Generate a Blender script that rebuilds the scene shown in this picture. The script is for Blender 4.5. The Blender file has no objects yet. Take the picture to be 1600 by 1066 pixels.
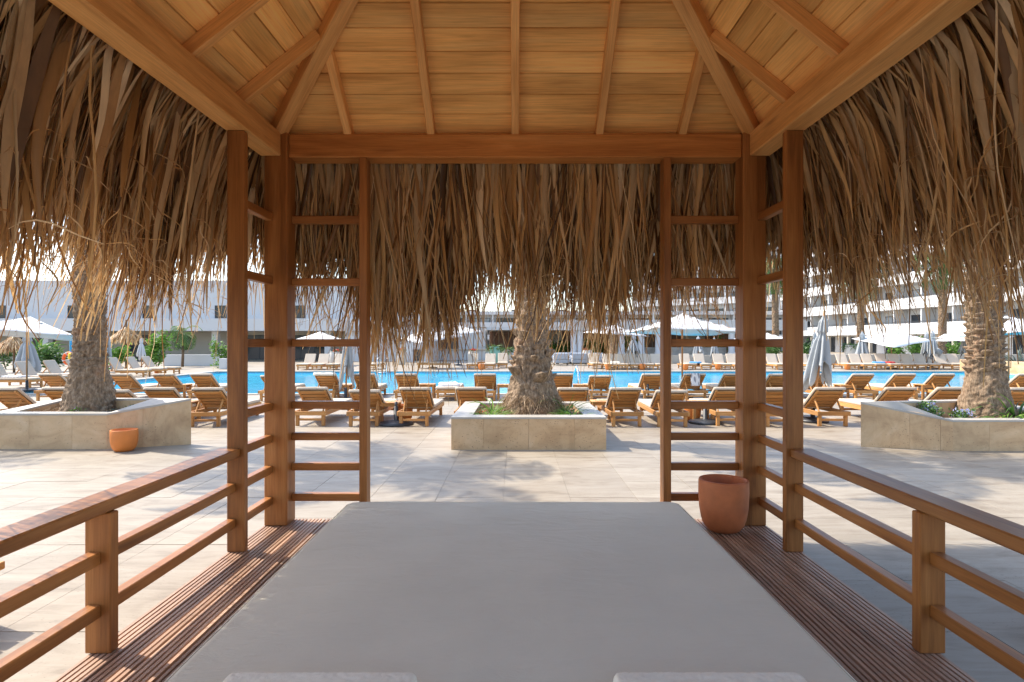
import bpy, bmesh, math, random
import numpy as np
from mathutils import Vector, Matrix, noise as mnoise

random.seed(7)
R = math.radians
scene = bpy.context.scene
COL = scene.collection

# ------------------------------------------------------------------ camera, world, sun, exposure
F = 950.0                       # focal length in photo pixels
CX, CY, CZ = 805.0, 533.0, 1.65
cam_d = bpy.data.cameras.new("camera")
cam_d.sensor_width = 36.0
cam_d.lens = 36.0 * F / 1600.0
cam_d.shift_x = -5.0 / 1600.0
cam_d.clip_start = 0.05
cam_d.clip_end = 2000.0
cam = bpy.data.objects.new("camera", cam_d)
COL.objects.link(cam)
cam.location = (0, 0, CZ)
cam.rotation_euler = (R(90), 0, 0)
scene.camera = cam

TO_SUN = Vector((-0.74, 0.33, 1.0)).normalized()
world = bpy.data.worlds.new("World")
scene.world = world
world.use_nodes = True
wn = world.node_tree
wn.nodes.clear()
sky = wn.nodes.new("ShaderNodeTexSky")
sky.sky_type = 'NISHITA'
sky.sun_disc = False
sky.sun_elevation = math.asin(TO_SUN.z)
sky.sun_rotation = math.atan2(TO_SUN.x, TO_SUN.y)
sky.air_density = 1.0
sky.dust_density = 1.6
sky.ozone_density = 0.2
bg = wn.nodes.new("ShaderNodeBackground")
bg.inputs[1].default_value = 0.15
wo = wn.nodes.new("ShaderNodeOutputWorld")
wn.links.new(sky.outputs[0], bg.inputs[0])
wn.links.new(bg.outputs[0], wo.inputs[0])

sun_d = bpy.data.lights.new("sun", 'SUN')
sun_d.energy = 2.5
sun_d.angle = R(0.53)
sun_d.color = (1.0, 0.93, 0.81)
sun = bpy.data.objects.new("sun", sun_d)
COL.objects.link(sun)
sun.location = (-20, 10, 30)
sun.rotation_euler = (-TO_SUN).to_track_quat('-Z', 'Y').to_euler()

vs = scene.view_settings
vs.view_transform = 'Standard'
vs.look = 'None'
vs.exposure = 1.52
vs.gamma = 1.0
vs.use_curve_mapping = False
scene.cycles.use_denoising = True
scene.cycles.max_bounces = 10
scene.cycles.diffuse_bounces = 7
scene.cycles.glossy_bounces = 4
scene.cycles.transmission_bounces = 6
scene.cycles.sample_clamp_indirect = 6.0

def PX(px, d):
    return (px - CX) / F * d
def ZY(py, d):
    return CZ + (CY - py) / F * d

# ------------------------------------------------------------------ materials
MATS = {}
class NT:
    def __init__(self, name):
        self.m = bpy.data.materials.new(name)
        self.m.use_nodes = True
        self.t = self.m.node_tree
        self.t.nodes.clear()
        self.out = self.t.nodes.new("ShaderNodeOutputMaterial")
        self.b = self.t.nodes.new("ShaderNodeBsdfPrincipled")
        self.t.links.new(self.b.outputs[0], self.out.inputs[0])
        MATS[name] = self.m
    def n(self, typ, **kw):
        nd = self.t.nodes.new(typ)
        for k, v in kw.items():
            if k.startswith('i_'):
                nd.inputs[int(k[2:])].default_value = v
            else:
                setattr(nd, k, v)
        return nd
    def l(self, a, b):
        self.t.links.new(a, b)
    def ramp(self, fac, stops):
        r = self.n("ShaderNodeValToRGB")
        els = r.color_ramp.elements
        while len(els) < len(stops):
            els.new(0.5)
        for e, (p, c) in zip(els, stops):
            e.position = p
            e.color = (*c, 1)
        self.l(fac, r.inputs[0])
        return r.outputs[0]
    def mapped(self, kind='Object', scale=(1, 1, 1), rnd=0.0):
        if kind == 'World':
            g = self.n("ShaderNodeNewGeometry")
            src = g.outputs['Position']
        else:
            src = self.n("ShaderNodeTexCoord").outputs[kind]
        if rnd:
            oi = self.n("ShaderNodeObjectInfo")
            mul = self.n("ShaderNodeMath", operation='MULTIPLY')
            self.l(oi.outputs['Random'], mul.inputs[0]); mul.inputs[1].default_value = rnd
            add = self.n("ShaderNodeVectorMath", operation='ADD')
            self.l(src, add.inputs[0]); self.l(mul.outputs[0], add.inputs[1])
            src = add.outputs[0]
        mp = self.n("ShaderNodeMapping")
        mp.inputs['Scale'].default_value = scale
        self.l(src, mp.inputs[0])
        return mp.outputs[0]
    def noise(self, vec, scale, detail=4, rough=0.55, dist=0.0):
        nz = self.n("ShaderNodeTexNoise")
        nz.inputs['Scale'].default_value = scale
        nz.inputs['Detail'].default_value = detail
        nz.inputs['Roughness'].default_value = rough
        nz.inputs['Distortion'].default_value = dist
        self.l(vec, nz.inputs['Vector'])
        return nz.outputs['Fac']
    def mix(self, fac, a, b, mode='MIX'):
        mx = self.n("ShaderNodeMix", data_type='RGBA', blend_type=mode)
        for sock, v in ((mx.inputs[0], fac), (mx.inputs[6], a), (mx.inputs[7], b)):
            if isinstance(v, (int, float)):
                sock.default_value = v
            elif isinstance(v, tuple):
                sock.default_value = (*v, 1)
            else:
                self.l(v, sock)
        return mx.outputs[2]
    def bump(self, h, strength=0.3, dist=0.01):
        bp = self.n("ShaderNodeBump")
        bp.inputs['Strength'].default_value = strength
        bp.inputs['Distance'].default_value = dist
        self.l(h, bp.inputs['Height'])
        self.l(bp.outputs[0], self.b.inputs['Normal'])
    def objval(self, col, lo, hi):
        oi = self.n("ShaderNodeObjectInfo")
        mr = self.n("ShaderNodeMapRange")
        mr.inputs[3].default_value = lo; mr.inputs[4].default_value = hi
        self.l(oi.outputs['Random'], mr.inputs[0])
        hv = self.n("ShaderNodeHueSaturation")
        self.l(mr.outputs[0], hv.inputs['Value'])
        self.l(col, hv.inputs['Color'])
        return hv.outputs[0]
    def color(self, c):
        if isinstance(c, tuple):
            self.b.inputs['Base Color'].default_value = (*c, 1)
        else:
            self.l(c, self.b.inputs['Base Color'])
    def rough(self, r):
        self.b.inputs['Roughness'].default_value = r

def plain(name, c, rough=0.6, var=0.12, scale=6.0, bump=0.0, metal=0.0, kind='Object', obj=0.0):
    k = NT(name)
    v = k.mapped(kind, (1, 1, 1), rnd=13.0 if kind == 'Object' else 0)
    nz = k.noise(v, scale, 5)
    lo = tuple(x * (1 - var) for x in c); hi = tuple(min(1, x * (1 + var)) for x in c)
    col = k.ramp(nz, [(0.3, lo), (0.7, hi)])
    if obj:
        col = k.objval(col, 1 - obj, 1 + obj)
    k.color(col); k.rough(rough); k.b.inputs['Metallic'].default_value = metal
    if bump:
        k.bump(k.noise(v, scale * 8, 4), bump, 0.005)
    return k.m

def wood(name, dark, mid, light, rough=0.5, obj=0.16, gs=1.0, bump=0.15, coat=0.0, blo=0.78):
    k = NT(name)
    v = k.mapped('Object', (0.9 * gs, 11 * gs, 11 * gs), rnd=37.0)
    v2 = k.mapped('Object', (4 * gs, 120 * gs, 120 * gs), rnd=19.0)
    v3 = k.mapped('Object', (0.8, 2.2, 2.2), rnd=23.0)
    a = k.noise(v, 1.0, 6, 0.6, 0.6)
    b = k.noise(v2, 1.0, 3, 0.6)
    c = k.noise(v3, 1.3, 3, 0.5)
    col = k.ramp(a, [(0.22, dark), (0.5, mid), (0.78, light)])
    fine = k.ramp(b, [(0.3, (0.78, 0.76, 0.74)), (0.62, (1.06, 1.05, 1.04))])
    col = k.mix(0.8, col, fine, 'MULTIPLY')
    blot = k.ramp(c, [(0.3, (blo, blo * .95, blo * .9)), (0.7, (1.12, 1.1, 1.06))])
    col = k.mix(0.75, col, blot, 'MULTIPLY')
    # a few darker knots
    vk = k.n("ShaderNodeTexVoronoi"); vk.feature = 'F1'
    vk.inputs['Scale'].default_value = 1.0
    k.l(k.mapped('Object', (0.55, 4.5, 4.5), rnd=29.0), vk.inputs['Vector'])
    kn = k.ramp(vk.outputs['Distance'], [(0.02, (0.5, 0.42, 0.36)), (0.10, (1, 1, 1))])
    col = k.mix(0.7, col, kn, 'MULTIPLY')
    col = k.objval(col, 1 - obj, 1 + obj)
    k.color(col); k.rough(rough)
    k.b.inputs['Coat Weight'].default_value = coat; k.b.inputs['Specular IOR Level'].default_value = 0.3
    k.b.inputs['Coat Roughness'].default_value = 0.35
    k.bump(b, bump, 0.002)
    return k.m

wood('gazebo_wood', (0.15, 0.052, 0.013), (0.325, 0.128, 0.034), (0.47, 0.215, 0.068), 0.42, 0.14, coat=0.08)
wood('beam_wood', (0.33, 0.115, 0.026), (0.52, 0.215, 0.055), (0.64, 0.31, 0.10), 0.5, 0.08)
wood('ceiling_wood', (0.66, 0.32, 0.085), (0.93, 0.54, 0.18), (0.96, 0.64, 0.26), 0.55, 0.17, gs=0.75, blo=0.72)
wood('rafter_wood', (0.55, 0.26, 0.075), (0.74, 0.40, 0.14), (0.85, 0.52, 0.21), 0.5, 0.1)
wood('deck_wood', (0.22, 0.135, 0.09), (0.41, 0.265, 0.19), (0.56, 0.40, 0.30), 0.5, 0.16)
wood('teak', (0.32, 0.14, 0.04), (0.54, 0.265, 0.085), (0.67, 0.37, 0.145), 0.5, 0.16)

def travertine(name, tiled, base, light, dark, kind='World'):
    k = NT(name)
    v = k.mapped(kind, (0.9, 2.4, 1.6), rnd=0 if kind == 'World' else 31.0)
    a = k.noise(v, 1.7, 8, 0.62, 0.9)
    b = k.noise(k.mapped(kind, (1, 1, 1)), 0.35, 4, 0.5)
    col = k.ramp(a, [(0.25, dark), (0.48, base), (0.75, light)])
    col = k.mix(0.6, col, k.ramp(b, [(0.3, (0.86, 0.85, 0.83)), (0.7, (1.05, 1.05, 1.05))]), 'MULTIPLY')
    st = k.noise(k.mapped(kind, (1.0, 6.5, 1.0), rnd=0 if kind == 'World' else 17.0), 2.4, 7, 0.68, 1.2)
    col = k.mix(0.85, col, k.ramp(st, [(0.3, (0.80, 0.775, 0.74)), (0.5, (0.98, 0.975, 0.97)), (0.72, (1.08, 1.08, 1.08))]), 'MULTIPLY')
    if tiled:
        sn = k.n("ShaderNodeVectorMath", operation='FLOOR')
        mp = k.n("ShaderNodeMapping")
        mp.inputs['Location'].default_value = (0.126 / 0.70, -4.19 / 0.74, 0)
        mp.inputs['Scale'].default_value = (1 / 0.70, 1 / 0.74, 0.0)
        g = k.n("ShaderNodeNewGeometry")
        k.l(g.outputs['Position'], mp.inputs[0]); k.l(mp.outputs[0], sn.inputs[0])
        wnz = k.n("ShaderNodeTexWhiteNoise"); k.l(sn.outputs[0], wnz.inputs['Vector'])
        tint = k.ramp(wnz.outputs['Value'], [(0.0, (0.90, 0.885, 0.865)), (0.5, (0.98, 0.97, 0.96)), (1.0, (1.05, 1.045, 1.03))])
        col = k.mix(0.9, col, tint, 'MULTIPLY')
    p = k.noise(k.mapped(kind, (1.0, 2.2, 1.5)), 38.0, 2, 0.5)
    patch = k.noise(k.mapped(kind, (1, 1.6, 1)), 1.1, 3, 0.5)
    pit = k.ramp(p, [(0.655, (1, 1, 1)), (0.70, (0.42, 0.37, 0.31))])
    col = k.mix(k.ramp(patch, [(0.45, (0.0,) * 3), (0.62, (1.0,) * 3)]), col, k.mix(1.0, col, pit, 'MULTIPLY'))
    k.color(col); k.rough(0.55)
    k.bump(p, 0.08, 0.004)
    return k.m
travertine('paving_stone', True, (0.318, 0.268, 0.205), (0.375, 0.327, 0.262), (0.205, 0.160, 0.112))
travertine('ground_stone', False, (0.31, 0.262, 0.20), (0.36, 0.312, 0.25), (0.23, 0.185, 0.135))
travertine('planter_stone', False, (0.56, 0.37, 0.20), (0.66, 0.475, 0.29), (0.40, 0.245, 0.125), kind='Object')
plain('coping_stone', (0.40, 0.36, 0.305), 0.5, 0.08, 2.0, kind='World')

# fabric
k = NT('mattress_fabric')
v = k.mapped('Object', (1, 1, 1))
a = k.noise(v, 2.0, 5, 0.55)
k.color(k.ramp(a, [(0.3, (0.60, 0.555, 0.445)), (0.7, (0.655, 0.605, 0.485))])); k.rough(0.85)
k.b.inputs['Sheen Weight'].default_value = 0.15
wr = k.noise(k.mapped('Object', (1.0, 2.4, 1)), 2.6, 5, 0.62, 1.6)
wf = k.noise(k.mapped('Object', (1, 1, 1)), 420, 2)
ad = k.n('ShaderNodeMath', operation='MULTIPLY_ADD'); k.l(wf, ad.inputs[0]); ad.inputs[1].default_value = 0.03; k.l(wr, ad.inputs[2])
k.bump(ad.outputs[0], 0.30, 0.035)
plain('towel_cotton', (0.82, 0.77, 0.65), 0.95, 0.05, 30, bump=0.35)
plain('cushion_cream', (0.55, 0.45, 0.345), 0.85, 0.05, 3, bump=0.05, obj=0.05)
plain('canvas_white', (0.60, 0.60, 0.60), 0.8, 0.04, 2)
plain('canvas_grey', (0.36, 0.38, 0.39), 0.85, 0.07, 4)
plain('sofa_grey', (0.36, 0.39, 0.43), 0.85, 0.05, 4)
plain('base_black', (0.035, 0.037, 0.042), 0.45, 0.2, 8)
plain('terracotta', (0.50, 0.155, 0.055), 0.62, 0.26, 4, bump=0.15)
plain('terracotta_orange', (0.62, 0.19, 0.035), 0.55, 0.08, 5)
plain('white_wall', (0.57, 0.57, 0.565), 0.7, 0.03, 0.4, kind='World')
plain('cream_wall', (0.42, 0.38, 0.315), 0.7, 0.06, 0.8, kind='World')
plain('white_ceramic', (0.55, 0.51, 0.45), 0.4, 0.05, 3)
plain('mint_ceramic', (0.22, 0.45, 0.37), 0.35, 0.05, 3)
plain('brown_panel', (0.20, 0.10, 0.06), 0.6, 0.25, 3, kind='World')
plain('grey_stone', (0.33, 0.31, 0.28), 0.8, 0.25, 2.5, kind='World')
plain('dark_metal', (0.04, 0.042, 0.046), 0.4, 0.1, 3)
plain('steel', (0.75, 0.77, 0.78), 0.22, 0.03, 3, metal=1.0)
plain('blue_paint', (0.03, 0.30, 0.52), 0.45, 0.08, 3)
plain('buoy_orange', (0.85, 0.13, 0.02), 0.5, 0.08, 3)
plain('buoy_yellow', (0.85, 0.55, 0.02), 0.5, 0.08, 3)
plain('red_paint', (0.55, 0.03, 0.03), 0.5, 0.1, 3)
plain('towel_blue', (0.09, 0.28, 0.52), 0.9, 0.1, 10)
plain('wood_pole', (0.40, 0.19, 0.07), 0.5, 0.2, 4)
plain('soil', (0.16, 0.095, 0.055), 0.95, 0.45, 22, bump=0.8)
plain('fibre', (0.36, 0.225, 0.12), 0.85, 0.4, 9)
plain('frond_stem', (0.20, 0.22, 0.07), 0.6, 0.2, 4)
plain('branch', (0.16, 0.11, 0.07), 0.8, 0.3, 8)
plain('pool_tile', (0.20, 0.55, 0.68), 0.3, 0.08, 8, kind='World')
k = NT('window_glass'); k.color((0.035, 0.042, 0.05)); k.rough(0.06)
k = NT('curtain_glass'); k.color((0.34, 0.36, 0.37)); k.rough(0.12)
# striped towel
k = NT('towel_striped')
wv = k.n("ShaderNodeTexWave"); wv.inputs['Scale'].default_value = 5.0
wv.bands_direction = 'Y'
k.l(k.mapped('Object'), wv.inputs['Vector'])
k.color(k.ramp(wv.outputs['Fac'], [(0.62, (0.70, 0.70, 0.71)), (0.8, (0.28, 0.29, 0.33))])); k.rough(0.95)
# water
k = NT('pool_water')
v = k.mapped('World', (1, 1.0, 1))
a = k.noise(v, 0.5, 4, 0.55, 0.6)
k.color(k.ramp(a, [(0.3, (0.002, 0.25, 0.43)), (0.7, (0.004, 0.36, 0.55))]))
k.rough(0.12); k.b.inputs['IOR'].default_value = 1.33; k.b.inputs['Specular IOR Level'].default_value = 0.22
h1 = k.noise(k.mapped('World', (1.0, 1.6, 1)), 2.6, 3, 0.5, 0.7)
k.bump(h1, 0.22, 0.05)

def leafmat(name, cols, trans=0.3, attr=True, rough=0.55):
    k = NT(name)
    if attr:
        at = k.n("ShaderNodeAttribute"); at.attribute_name = 'tint'
        f = at.outputs['Fac']
    else:
        oi = k.n("ShaderNodeObjectInfo"); f = oi.outputs['Random']
    n = len(cols)
    col = k.ramp(f, [(i / (n - 1), c) for i, c in enumerate(cols)])
    streak = k.noise(k.mapped('World', (30, 30, 2.5)), 1.0, 3, 0.6)
    col = k.mix(0.55, col, k.ramp(streak, [(0.3, (0.68, 0.66, 0.64)), (0.7, (1.15, 1.12, 1.1))]), 'MULTIPLY')
    k.color(col); k.rough(rough)
    tr = k.n("ShaderNodeBsdfTranslucent"); k.l(col, tr.inputs[0])
    ms = k.n("ShaderNodeMixShader"); ms.inputs[0].default_value = trans
    k.l(k.b.outputs[0], ms.inputs[1]); k.l(tr.outputs[0], ms.inputs[2])
    k.l(ms.outputs[0], k.out.inputs[0])
    return k.m
THATCH_COLS = [(0.10, 0.048, 0.016), (0.31, 0.155, 0.052), (0.60, 0.345, 0.13), (0.55, 0.41, 0.24), (0.76, 0.475, 0.19), (0.92, 0.74, 0.48)]
leafmat('thatch', THATCH_COLS, 0.28, rough=0.42)
leafmat('thatch_leaf', THATCH_COLS, 0.28, attr=False, rough=0.42)
leafmat('green_leaf', [(0.03, 0.085, 0.018), (0.07, 0.16, 0.03), (0.14, 0.24, 0.05)], 0.3)
leafmat('bright_leaf', [(0.06, 0.16, 0.02), (0.14, 0.30, 0.04), (0.26, 0.42, 0.07)], 0.35)
leafmat('grey_leaf', [(0.16, 0.20, 0.14), (0.26, 0.31, 0.24), (0.36, 0.40, 0.33)], 0.25)
leafmat('blue_flower', [(0.30, 0.34, 0.70), (0.45, 0.48, 0.80), (0.62, 0.64, 0.88)], 0.25)
leafmat('red_flower', [(0.45, 0.02, 0.02), (0.65, 0.05, 0.03), (0.75, 0.12, 0.05)], 0.2)
leafmat('straw', [(0.22, 0.13, 0.06), (0.38, 0.24, 0.12), (0.52, 0.36, 0.20)], 0.1)
# bark
k = NT('bark')
v = k.mapped('Object', (1, 1, 1))
big = k.noise(v, 1.6, 4, 0.55, 0.4)
fine = k.noise(k.mapped('Object', (1, 1, 0.35)), 26, 6, 0.65)
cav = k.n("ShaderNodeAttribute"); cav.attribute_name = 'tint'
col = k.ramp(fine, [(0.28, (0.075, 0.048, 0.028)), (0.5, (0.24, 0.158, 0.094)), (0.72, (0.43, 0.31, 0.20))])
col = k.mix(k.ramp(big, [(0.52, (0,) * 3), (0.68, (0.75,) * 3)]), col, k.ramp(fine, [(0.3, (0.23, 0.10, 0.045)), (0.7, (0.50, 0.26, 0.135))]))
col = k.mix(k.ramp(cav.outputs['Fac'], [(0.0, (0.75,) * 3), (0.45, (0.0,) * 3)]), col, (0.05, 0.033, 0.02))  # recess shade painted into the bark colour, darkest where the surface sinks
k.color(col); k.rough(0.9); k.bump(fine, 0.9, 0.03)

# ------------------------------------------------------------------ object helpers
def M(mat):
    return MATS[mat]
def link(o, parent=None):
    COL.objects.link(o)
    if parent is not None:
        o.parent = parent
    return o
def mobj(name, mesh, mat, parent=None, mw=None, loc=None, rz=None):
    if mat is not None and not mesh.materials:
        mesh.materials.append(M(mat))
    o = bpy.data.objects.new(name, mesh)
    link(o, parent)
    if mw is not None:
        o.matrix_basis = mw
    if loc is not None:
        o.location = loc
    if rz is not None:
        o.rotation_euler = (0, 0, rz)
    return o
def tag(o, label=None, cat=None, group=None, kind=None):
    if label: o['label'] = label
    if cat: o['category'] = cat
    if group: o['group'] = group
    if kind: o['kind'] = kind
    return o
def empty(name, loc=(0, 0, 0), rz=0, label=None, cat=None, group=None):
    o = bpy.data.objects.new(name, None)
    o.empty_display_size = 0.2
    link(o); o.location = loc; o.rotation_euler = (0, 0, rz)
    return tag(o, label, cat, group)
def copy_tree(o, parent=None):
    c = o.copy(); COL.objects.link(c); c.parent = parent
    for ch in [x for x in KIDS.get(o.name, [])]:
        copy_tree(ch, c)
    return c
KIDS = {}
def index_children(root):
    def rec(o):
        ch = [x for x in bpy.data.objects if x.parent == o]
        KIDS[o.name] = ch
        for x in ch: rec(x)
    rec(root)

_box = {}
def box_mesh(L, W, H, b=0.004, mat=''):
    key = (round(L, 4), round(W, 4), round(H, 4), b, mat)
    if key in _box: return _box[key]
    bm = bmesh.new()
    bmesh.ops.create_cube(bm, size=1.0)
    for v in bm.verts:
        v.co.x *= L; v.co.y *= W; v.co.z *= H
    if b:
        bmesh.ops.bevel(bm, geom=list(bm.edges), offset=b, segments=1, affect='EDGES', profile=0.5)
    me = bpy.data.meshes.new('box'); bm.to_mesh(me); bm.free()
    _box[key] = me
    return me
def frame_mat(p0, p1, up=(0, 0, 1)):
    p0 = Vector(p0); p1 = Vector(p1)
    x = (p1 - p0).normalized(); u = Vector(up)
    z = (u - x * u.dot(x)).normalized(); y = z.cross(x)
    m = Matrix((x, y, z)).transposed().to_4x4()
    m.translation = (p0 + p1) / 2
    return m, (p1 - p0).length
def bar(name, p0, p1, w, h, mat, parent=None, up=(0, 0, 1), b=0.004):
    """a beam from p0 to p1 (axis through its middle), w across, h along up"""
    m, L = frame_mat(p0, p1, up)
    return mobj(name, box_mesh(L, w, h, b, mat), mat, parent, m)
def blk(name, lo, hi, mat, parent=None, b=0.004):
    """axis aligned block given by its corners; grain runs along its longest side"""
    d = [hi[i] - lo[i] for i in range(3)]
    c = [(hi[i] + lo[i]) / 2 for i in range(3)]
    ax = d.index(max(d))
    if ax == 0:
        return bar(name, (lo[0], c[1], c[2]), (hi[0], c[1], c[2]), d[1], d[2], mat, parent, (0, 0, 1), b)
    if ax == 1:
        return bar(name, (c[0], lo[1], c[2]), (c[0], hi[1], c[2]), d[0], d[2], mat, parent, (0, 0, 1), b)
    return bar(name, (c[0], c[1], lo[2]), (c[0], c[1], hi[2]), d[1], d[0], mat, parent, (1, 0, 0), b)

def py_mesh(name, verts, faces, smooth=False, tint=None):
    me = bpy.data.meshes.new(name)
    me.from_pydata([tuple(v) for v in verts], [], [tuple(f) for f in faces])
    me.update()
    if smooth:
        me.polygons.foreach_set('use_smooth', [True] * len(me.polygons))
    if tint is not None:
        at = me.attributes.new('tint', 'FLOAT', 'POINT')
        at.data.foreach_set('value', np.asarray(tint, dtype=np.float32))
    return me
def np_mesh(name, V, Q, smooth=False, tint=None):
    """V (n,3) float, Q (m,k) int"""
    V = np.asarray(V, dtype=np.float32); Q = np.asarray(Q, dtype=np.int32)
    me = bpy.data.meshes.new(name)
    k = Q.shape[1]
    me.vertices.add(len(V)); me.vertices.foreach_set('co', V.ravel())
    me.loops.add(Q.size); me.loops.foreach_set('vertex_index', Q.ravel())
    me.polygons.add(len(Q))
    me.polygons.foreach_set('loop_start', np.arange(0, Q.size, k, dtype=np.int32))
    me.polygons.foreach_set('use_smooth', np.full(len(Q), smooth))
    me.update(calc_edges=True)
    if tint is not None:
        at = me.attributes.new('tint', 'FLOAT', 'POINT')
        at.data.foreach_set('value', np.asarray(tint, dtype=np.float32))
    return me
def lathe(prof, n=32, wob=None, close=False):
    """prof: list of (r,z)"""
    V, Fc = [], []
    for i, (r, z) in enumerate(prof):
        for j in range(n):
            a = 2 * math.pi * j / n
            rr = r * (wob(a, z) if wob else 1)
            V.append((rr * math.cos(a), rr * math.sin(a), z))
    for i in range(len(prof) - 1):
        for j in range(n):
            j2 = (j + 1) % n
            Fc.append((i * n + j, i * n + j2, (i + 1) * n + j2, (i + 1) * n + j))
    return V, Fc
def lathe_mesh(name, prof, n=32, wob=None, smooth=True):
    V, Fc = lathe(prof, n, wob)
    return py_mesh(name, V, Fc, smooth)
def tube_mesh(name, pts, r, n=8, r2=None):
    V, Fc = [], []
    pts = [Vector(p) for p in pts]
    for i, p in enumerate(pts):
        d = (pts[min(i + 1, len(pts) - 1)] - pts[max(i - 1, 0)]).normalized()
        u = Vector((0, 0, 1)) if abs(d.z) < 0.9 else Vector((1, 0, 0))
        s = d.cross(u).normalized(); t = s.cross(d)
        rr = r if r2 is None else r + (r2 - r) * i / (len(pts) - 1)
        for j in range(n):
            a = 2 * math.pi * j / n
            V.append(p + s * rr * math.cos(a) + t * rr * math.sin(a))
    for i in range(len(pts) - 1):
        for j in range(n):
            j2 = (j + 1) % n
            Fc.append((i * n + j, i * n + j2, (i + 1) * n + j2, (i + 1) * n + j))
    Fc.append(tuple(range(n))[::-1]); Fc.append(tuple((len(pts) - 1) * n + j for j in range(n)))
    return py_mesh(name, V, Fc, True)
ORD = ['first', 'second', 'third', 'fourth', 'fifth', 'sixth', 'seventh', 'eighth', 'ninth', 'tenth', 'eleventh',
       'twelfth', 'thirteenth', 'fourteenth', 'fifteenth', 'sixteenth', 'seventeenth', 'eighteenth', 'nineteenth', 'twentieth'] + ['twenty-' + o for o in ('first', 'second', 'third', 'fourth', 'fifth', 'sixth', 'seventh', 'eighth', 'ninth')] + ['thirtieth', 'thirty-first']

# ------------------------------------------------------------------ ground, paving, pool
POOL = (-16.0, 24.4, 18.9, 32.8)
def ground_with_hole():
    xs = [-500, POOL[0], POOL[1], 500]; ys = [-300, POOL[2], POOL[3], 900]
    V = [(x, y, -0.004) for y in ys for x in xs]
    Fc = []
    for j in range(3):
        for i in range(3):
            if i == 1 and j == 1: continue
            a = j * 4 + i
            Fc.append((a, a + 1, a + 5, a + 4))
    return py_mesh('ground', V, Fc)
tag(mobj('ground', ground_with_hole(), 'ground_stone'), kind='structure')

TW, TD = 0.70, 0.74
tile_me = box_mesh(TW - 0.0026, TD - 0.0026, 0.03, 0.0009, 'paving_stone')
pave = empty('pavement', (0, 0, 0)); tag(pave, kind='structure')
cells = []
for i in range(-36, 37):
    for j in range(-4, 21):
        x = -0.126 + (i + 0.5) * TW; y = 4.19 + (j + 0.5) * TD
        if y > POOL[2] - 0.75 or y < 1.0: continue
        if abs(x) < 1.7 and 0.9 < y < 4.8: continue
        px = CX + F * x / y
        cells.append((x, y, px))
vis = sorted([c for c in cells if -60 < c[2] < 1660], key=lambda c: c[0] ** 2 + c[1] ** 2)
near = set((c[0], c[1]) for c in vis[:300])
rng = random.Random(3)
VV, QQ = [], []
bx = [v.co.copy() for v in tile_me.vertices]
for c in cells:
    dz = rng.uniform(-0.0015, 0.0015)
    if (c[0], c[1]) in near:
        o = mobj('paving_tile', tile_me, 'paving_stone', pave)
        o.location = (c[0], c[1], -0.015 + dz)
        o.rotation_euler = (rng.uniform(-.0015, .0015), rng.uniform(-.0015, .0015), 0)
    else:
        n = len(VV); hx, hy = TW / 2 - 0.0013, TD / 2 - 0.0013
        for z in (-0.03, 0.0):
            for sx, sy in ((-1, -1), (1, -1), (1, 1), (-1, 1)):
                VV.append((c[0] + sx * hx, c[1] + sy * hy, z + dz))
        QQ.append((n + 4, n + 5, n + 6, n + 7))
        for a in range(4):
            b2 = (a + 1) % 4
            QQ.append((n + a, n + b2, n + 4 + b2, n + 4 + a))
tag(mobj('paving_tile_field', np_mesh('tiles', VV, QQ), 'paving_stone', pave), kind='stuff')

# pool: basin, water, coping stones
pool = empty('swimming_pool', (0, 0, 0)); tag(pool, kind='structure')
x0, x1, y0, y1 = POOL
V = [(x0, y0, -0.02), (x1, y0, -0.02), (x1, y1, -0.02), (x0, y1, -0.02), (x0, y0, -1.4), (x1, y0, -1.4), (x1, y1, -1.4), (x0, y1, -1.4)]
mobj('basin', py_mesh('basin', V, [(0, 1, 5, 4), (1, 2, 6, 5), (2, 3, 7, 6), (3, 0, 4, 7), (4, 5, 6, 7)]), 'pool_tile', pool)
nx, ny = 120, 60
gx, gy = np.meshgrid(np.linspace(x0 + .001, x1 - .001, nx), np.linspace(y0 + .001, y1 - .001, ny))
gz = -0.11 + 0.006 * np.sin(gx * 3.1 + 1.3 * np.sin(gy * 1.7)) * np.sin(gy * 2.3 + gx * .7)
idx = np.arange(nx * ny).reshape(ny, nx)
Q = np.stack([idx[:-1, :-1], idx[:-1, 1:], idx[1:, 1:], idx[1:, :-1]], -1).reshape(-1, 4)
w = mobj('water', np_mesh('water', np.stack([gx, gy, gz], -1).reshape(-1, 3), Q, True), 'pool_water')
tag(w, kind='structure')
def coping(a, b, n, horizontal, off):
    for i in range(n):
        t0 = a + (b - a) * i / n + 0.003; t1 = a + (b - a) * (i + 1) / n - 0.003
        if horizontal: lo, hi = (t0, off - 0.25 if off < 25 else off, -0.06), (t1, off if off < 25 else off + 0.4, 0.025)
        else: lo, hi = (off - 0.4 if off < 0 else off, t0, -0.06), (off if off < 0 else off + 0.4, t1, 0.025)
        blk('coping_stone', lo, hi, 'coping_stone', pool, 0.008)
coping(x0, x1, 40, True, y0); coping(x0, x1, 40, True, y1); coping(y0, y1, 14, False, x0); coping(y0, y1, 14, False, x1)

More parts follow.
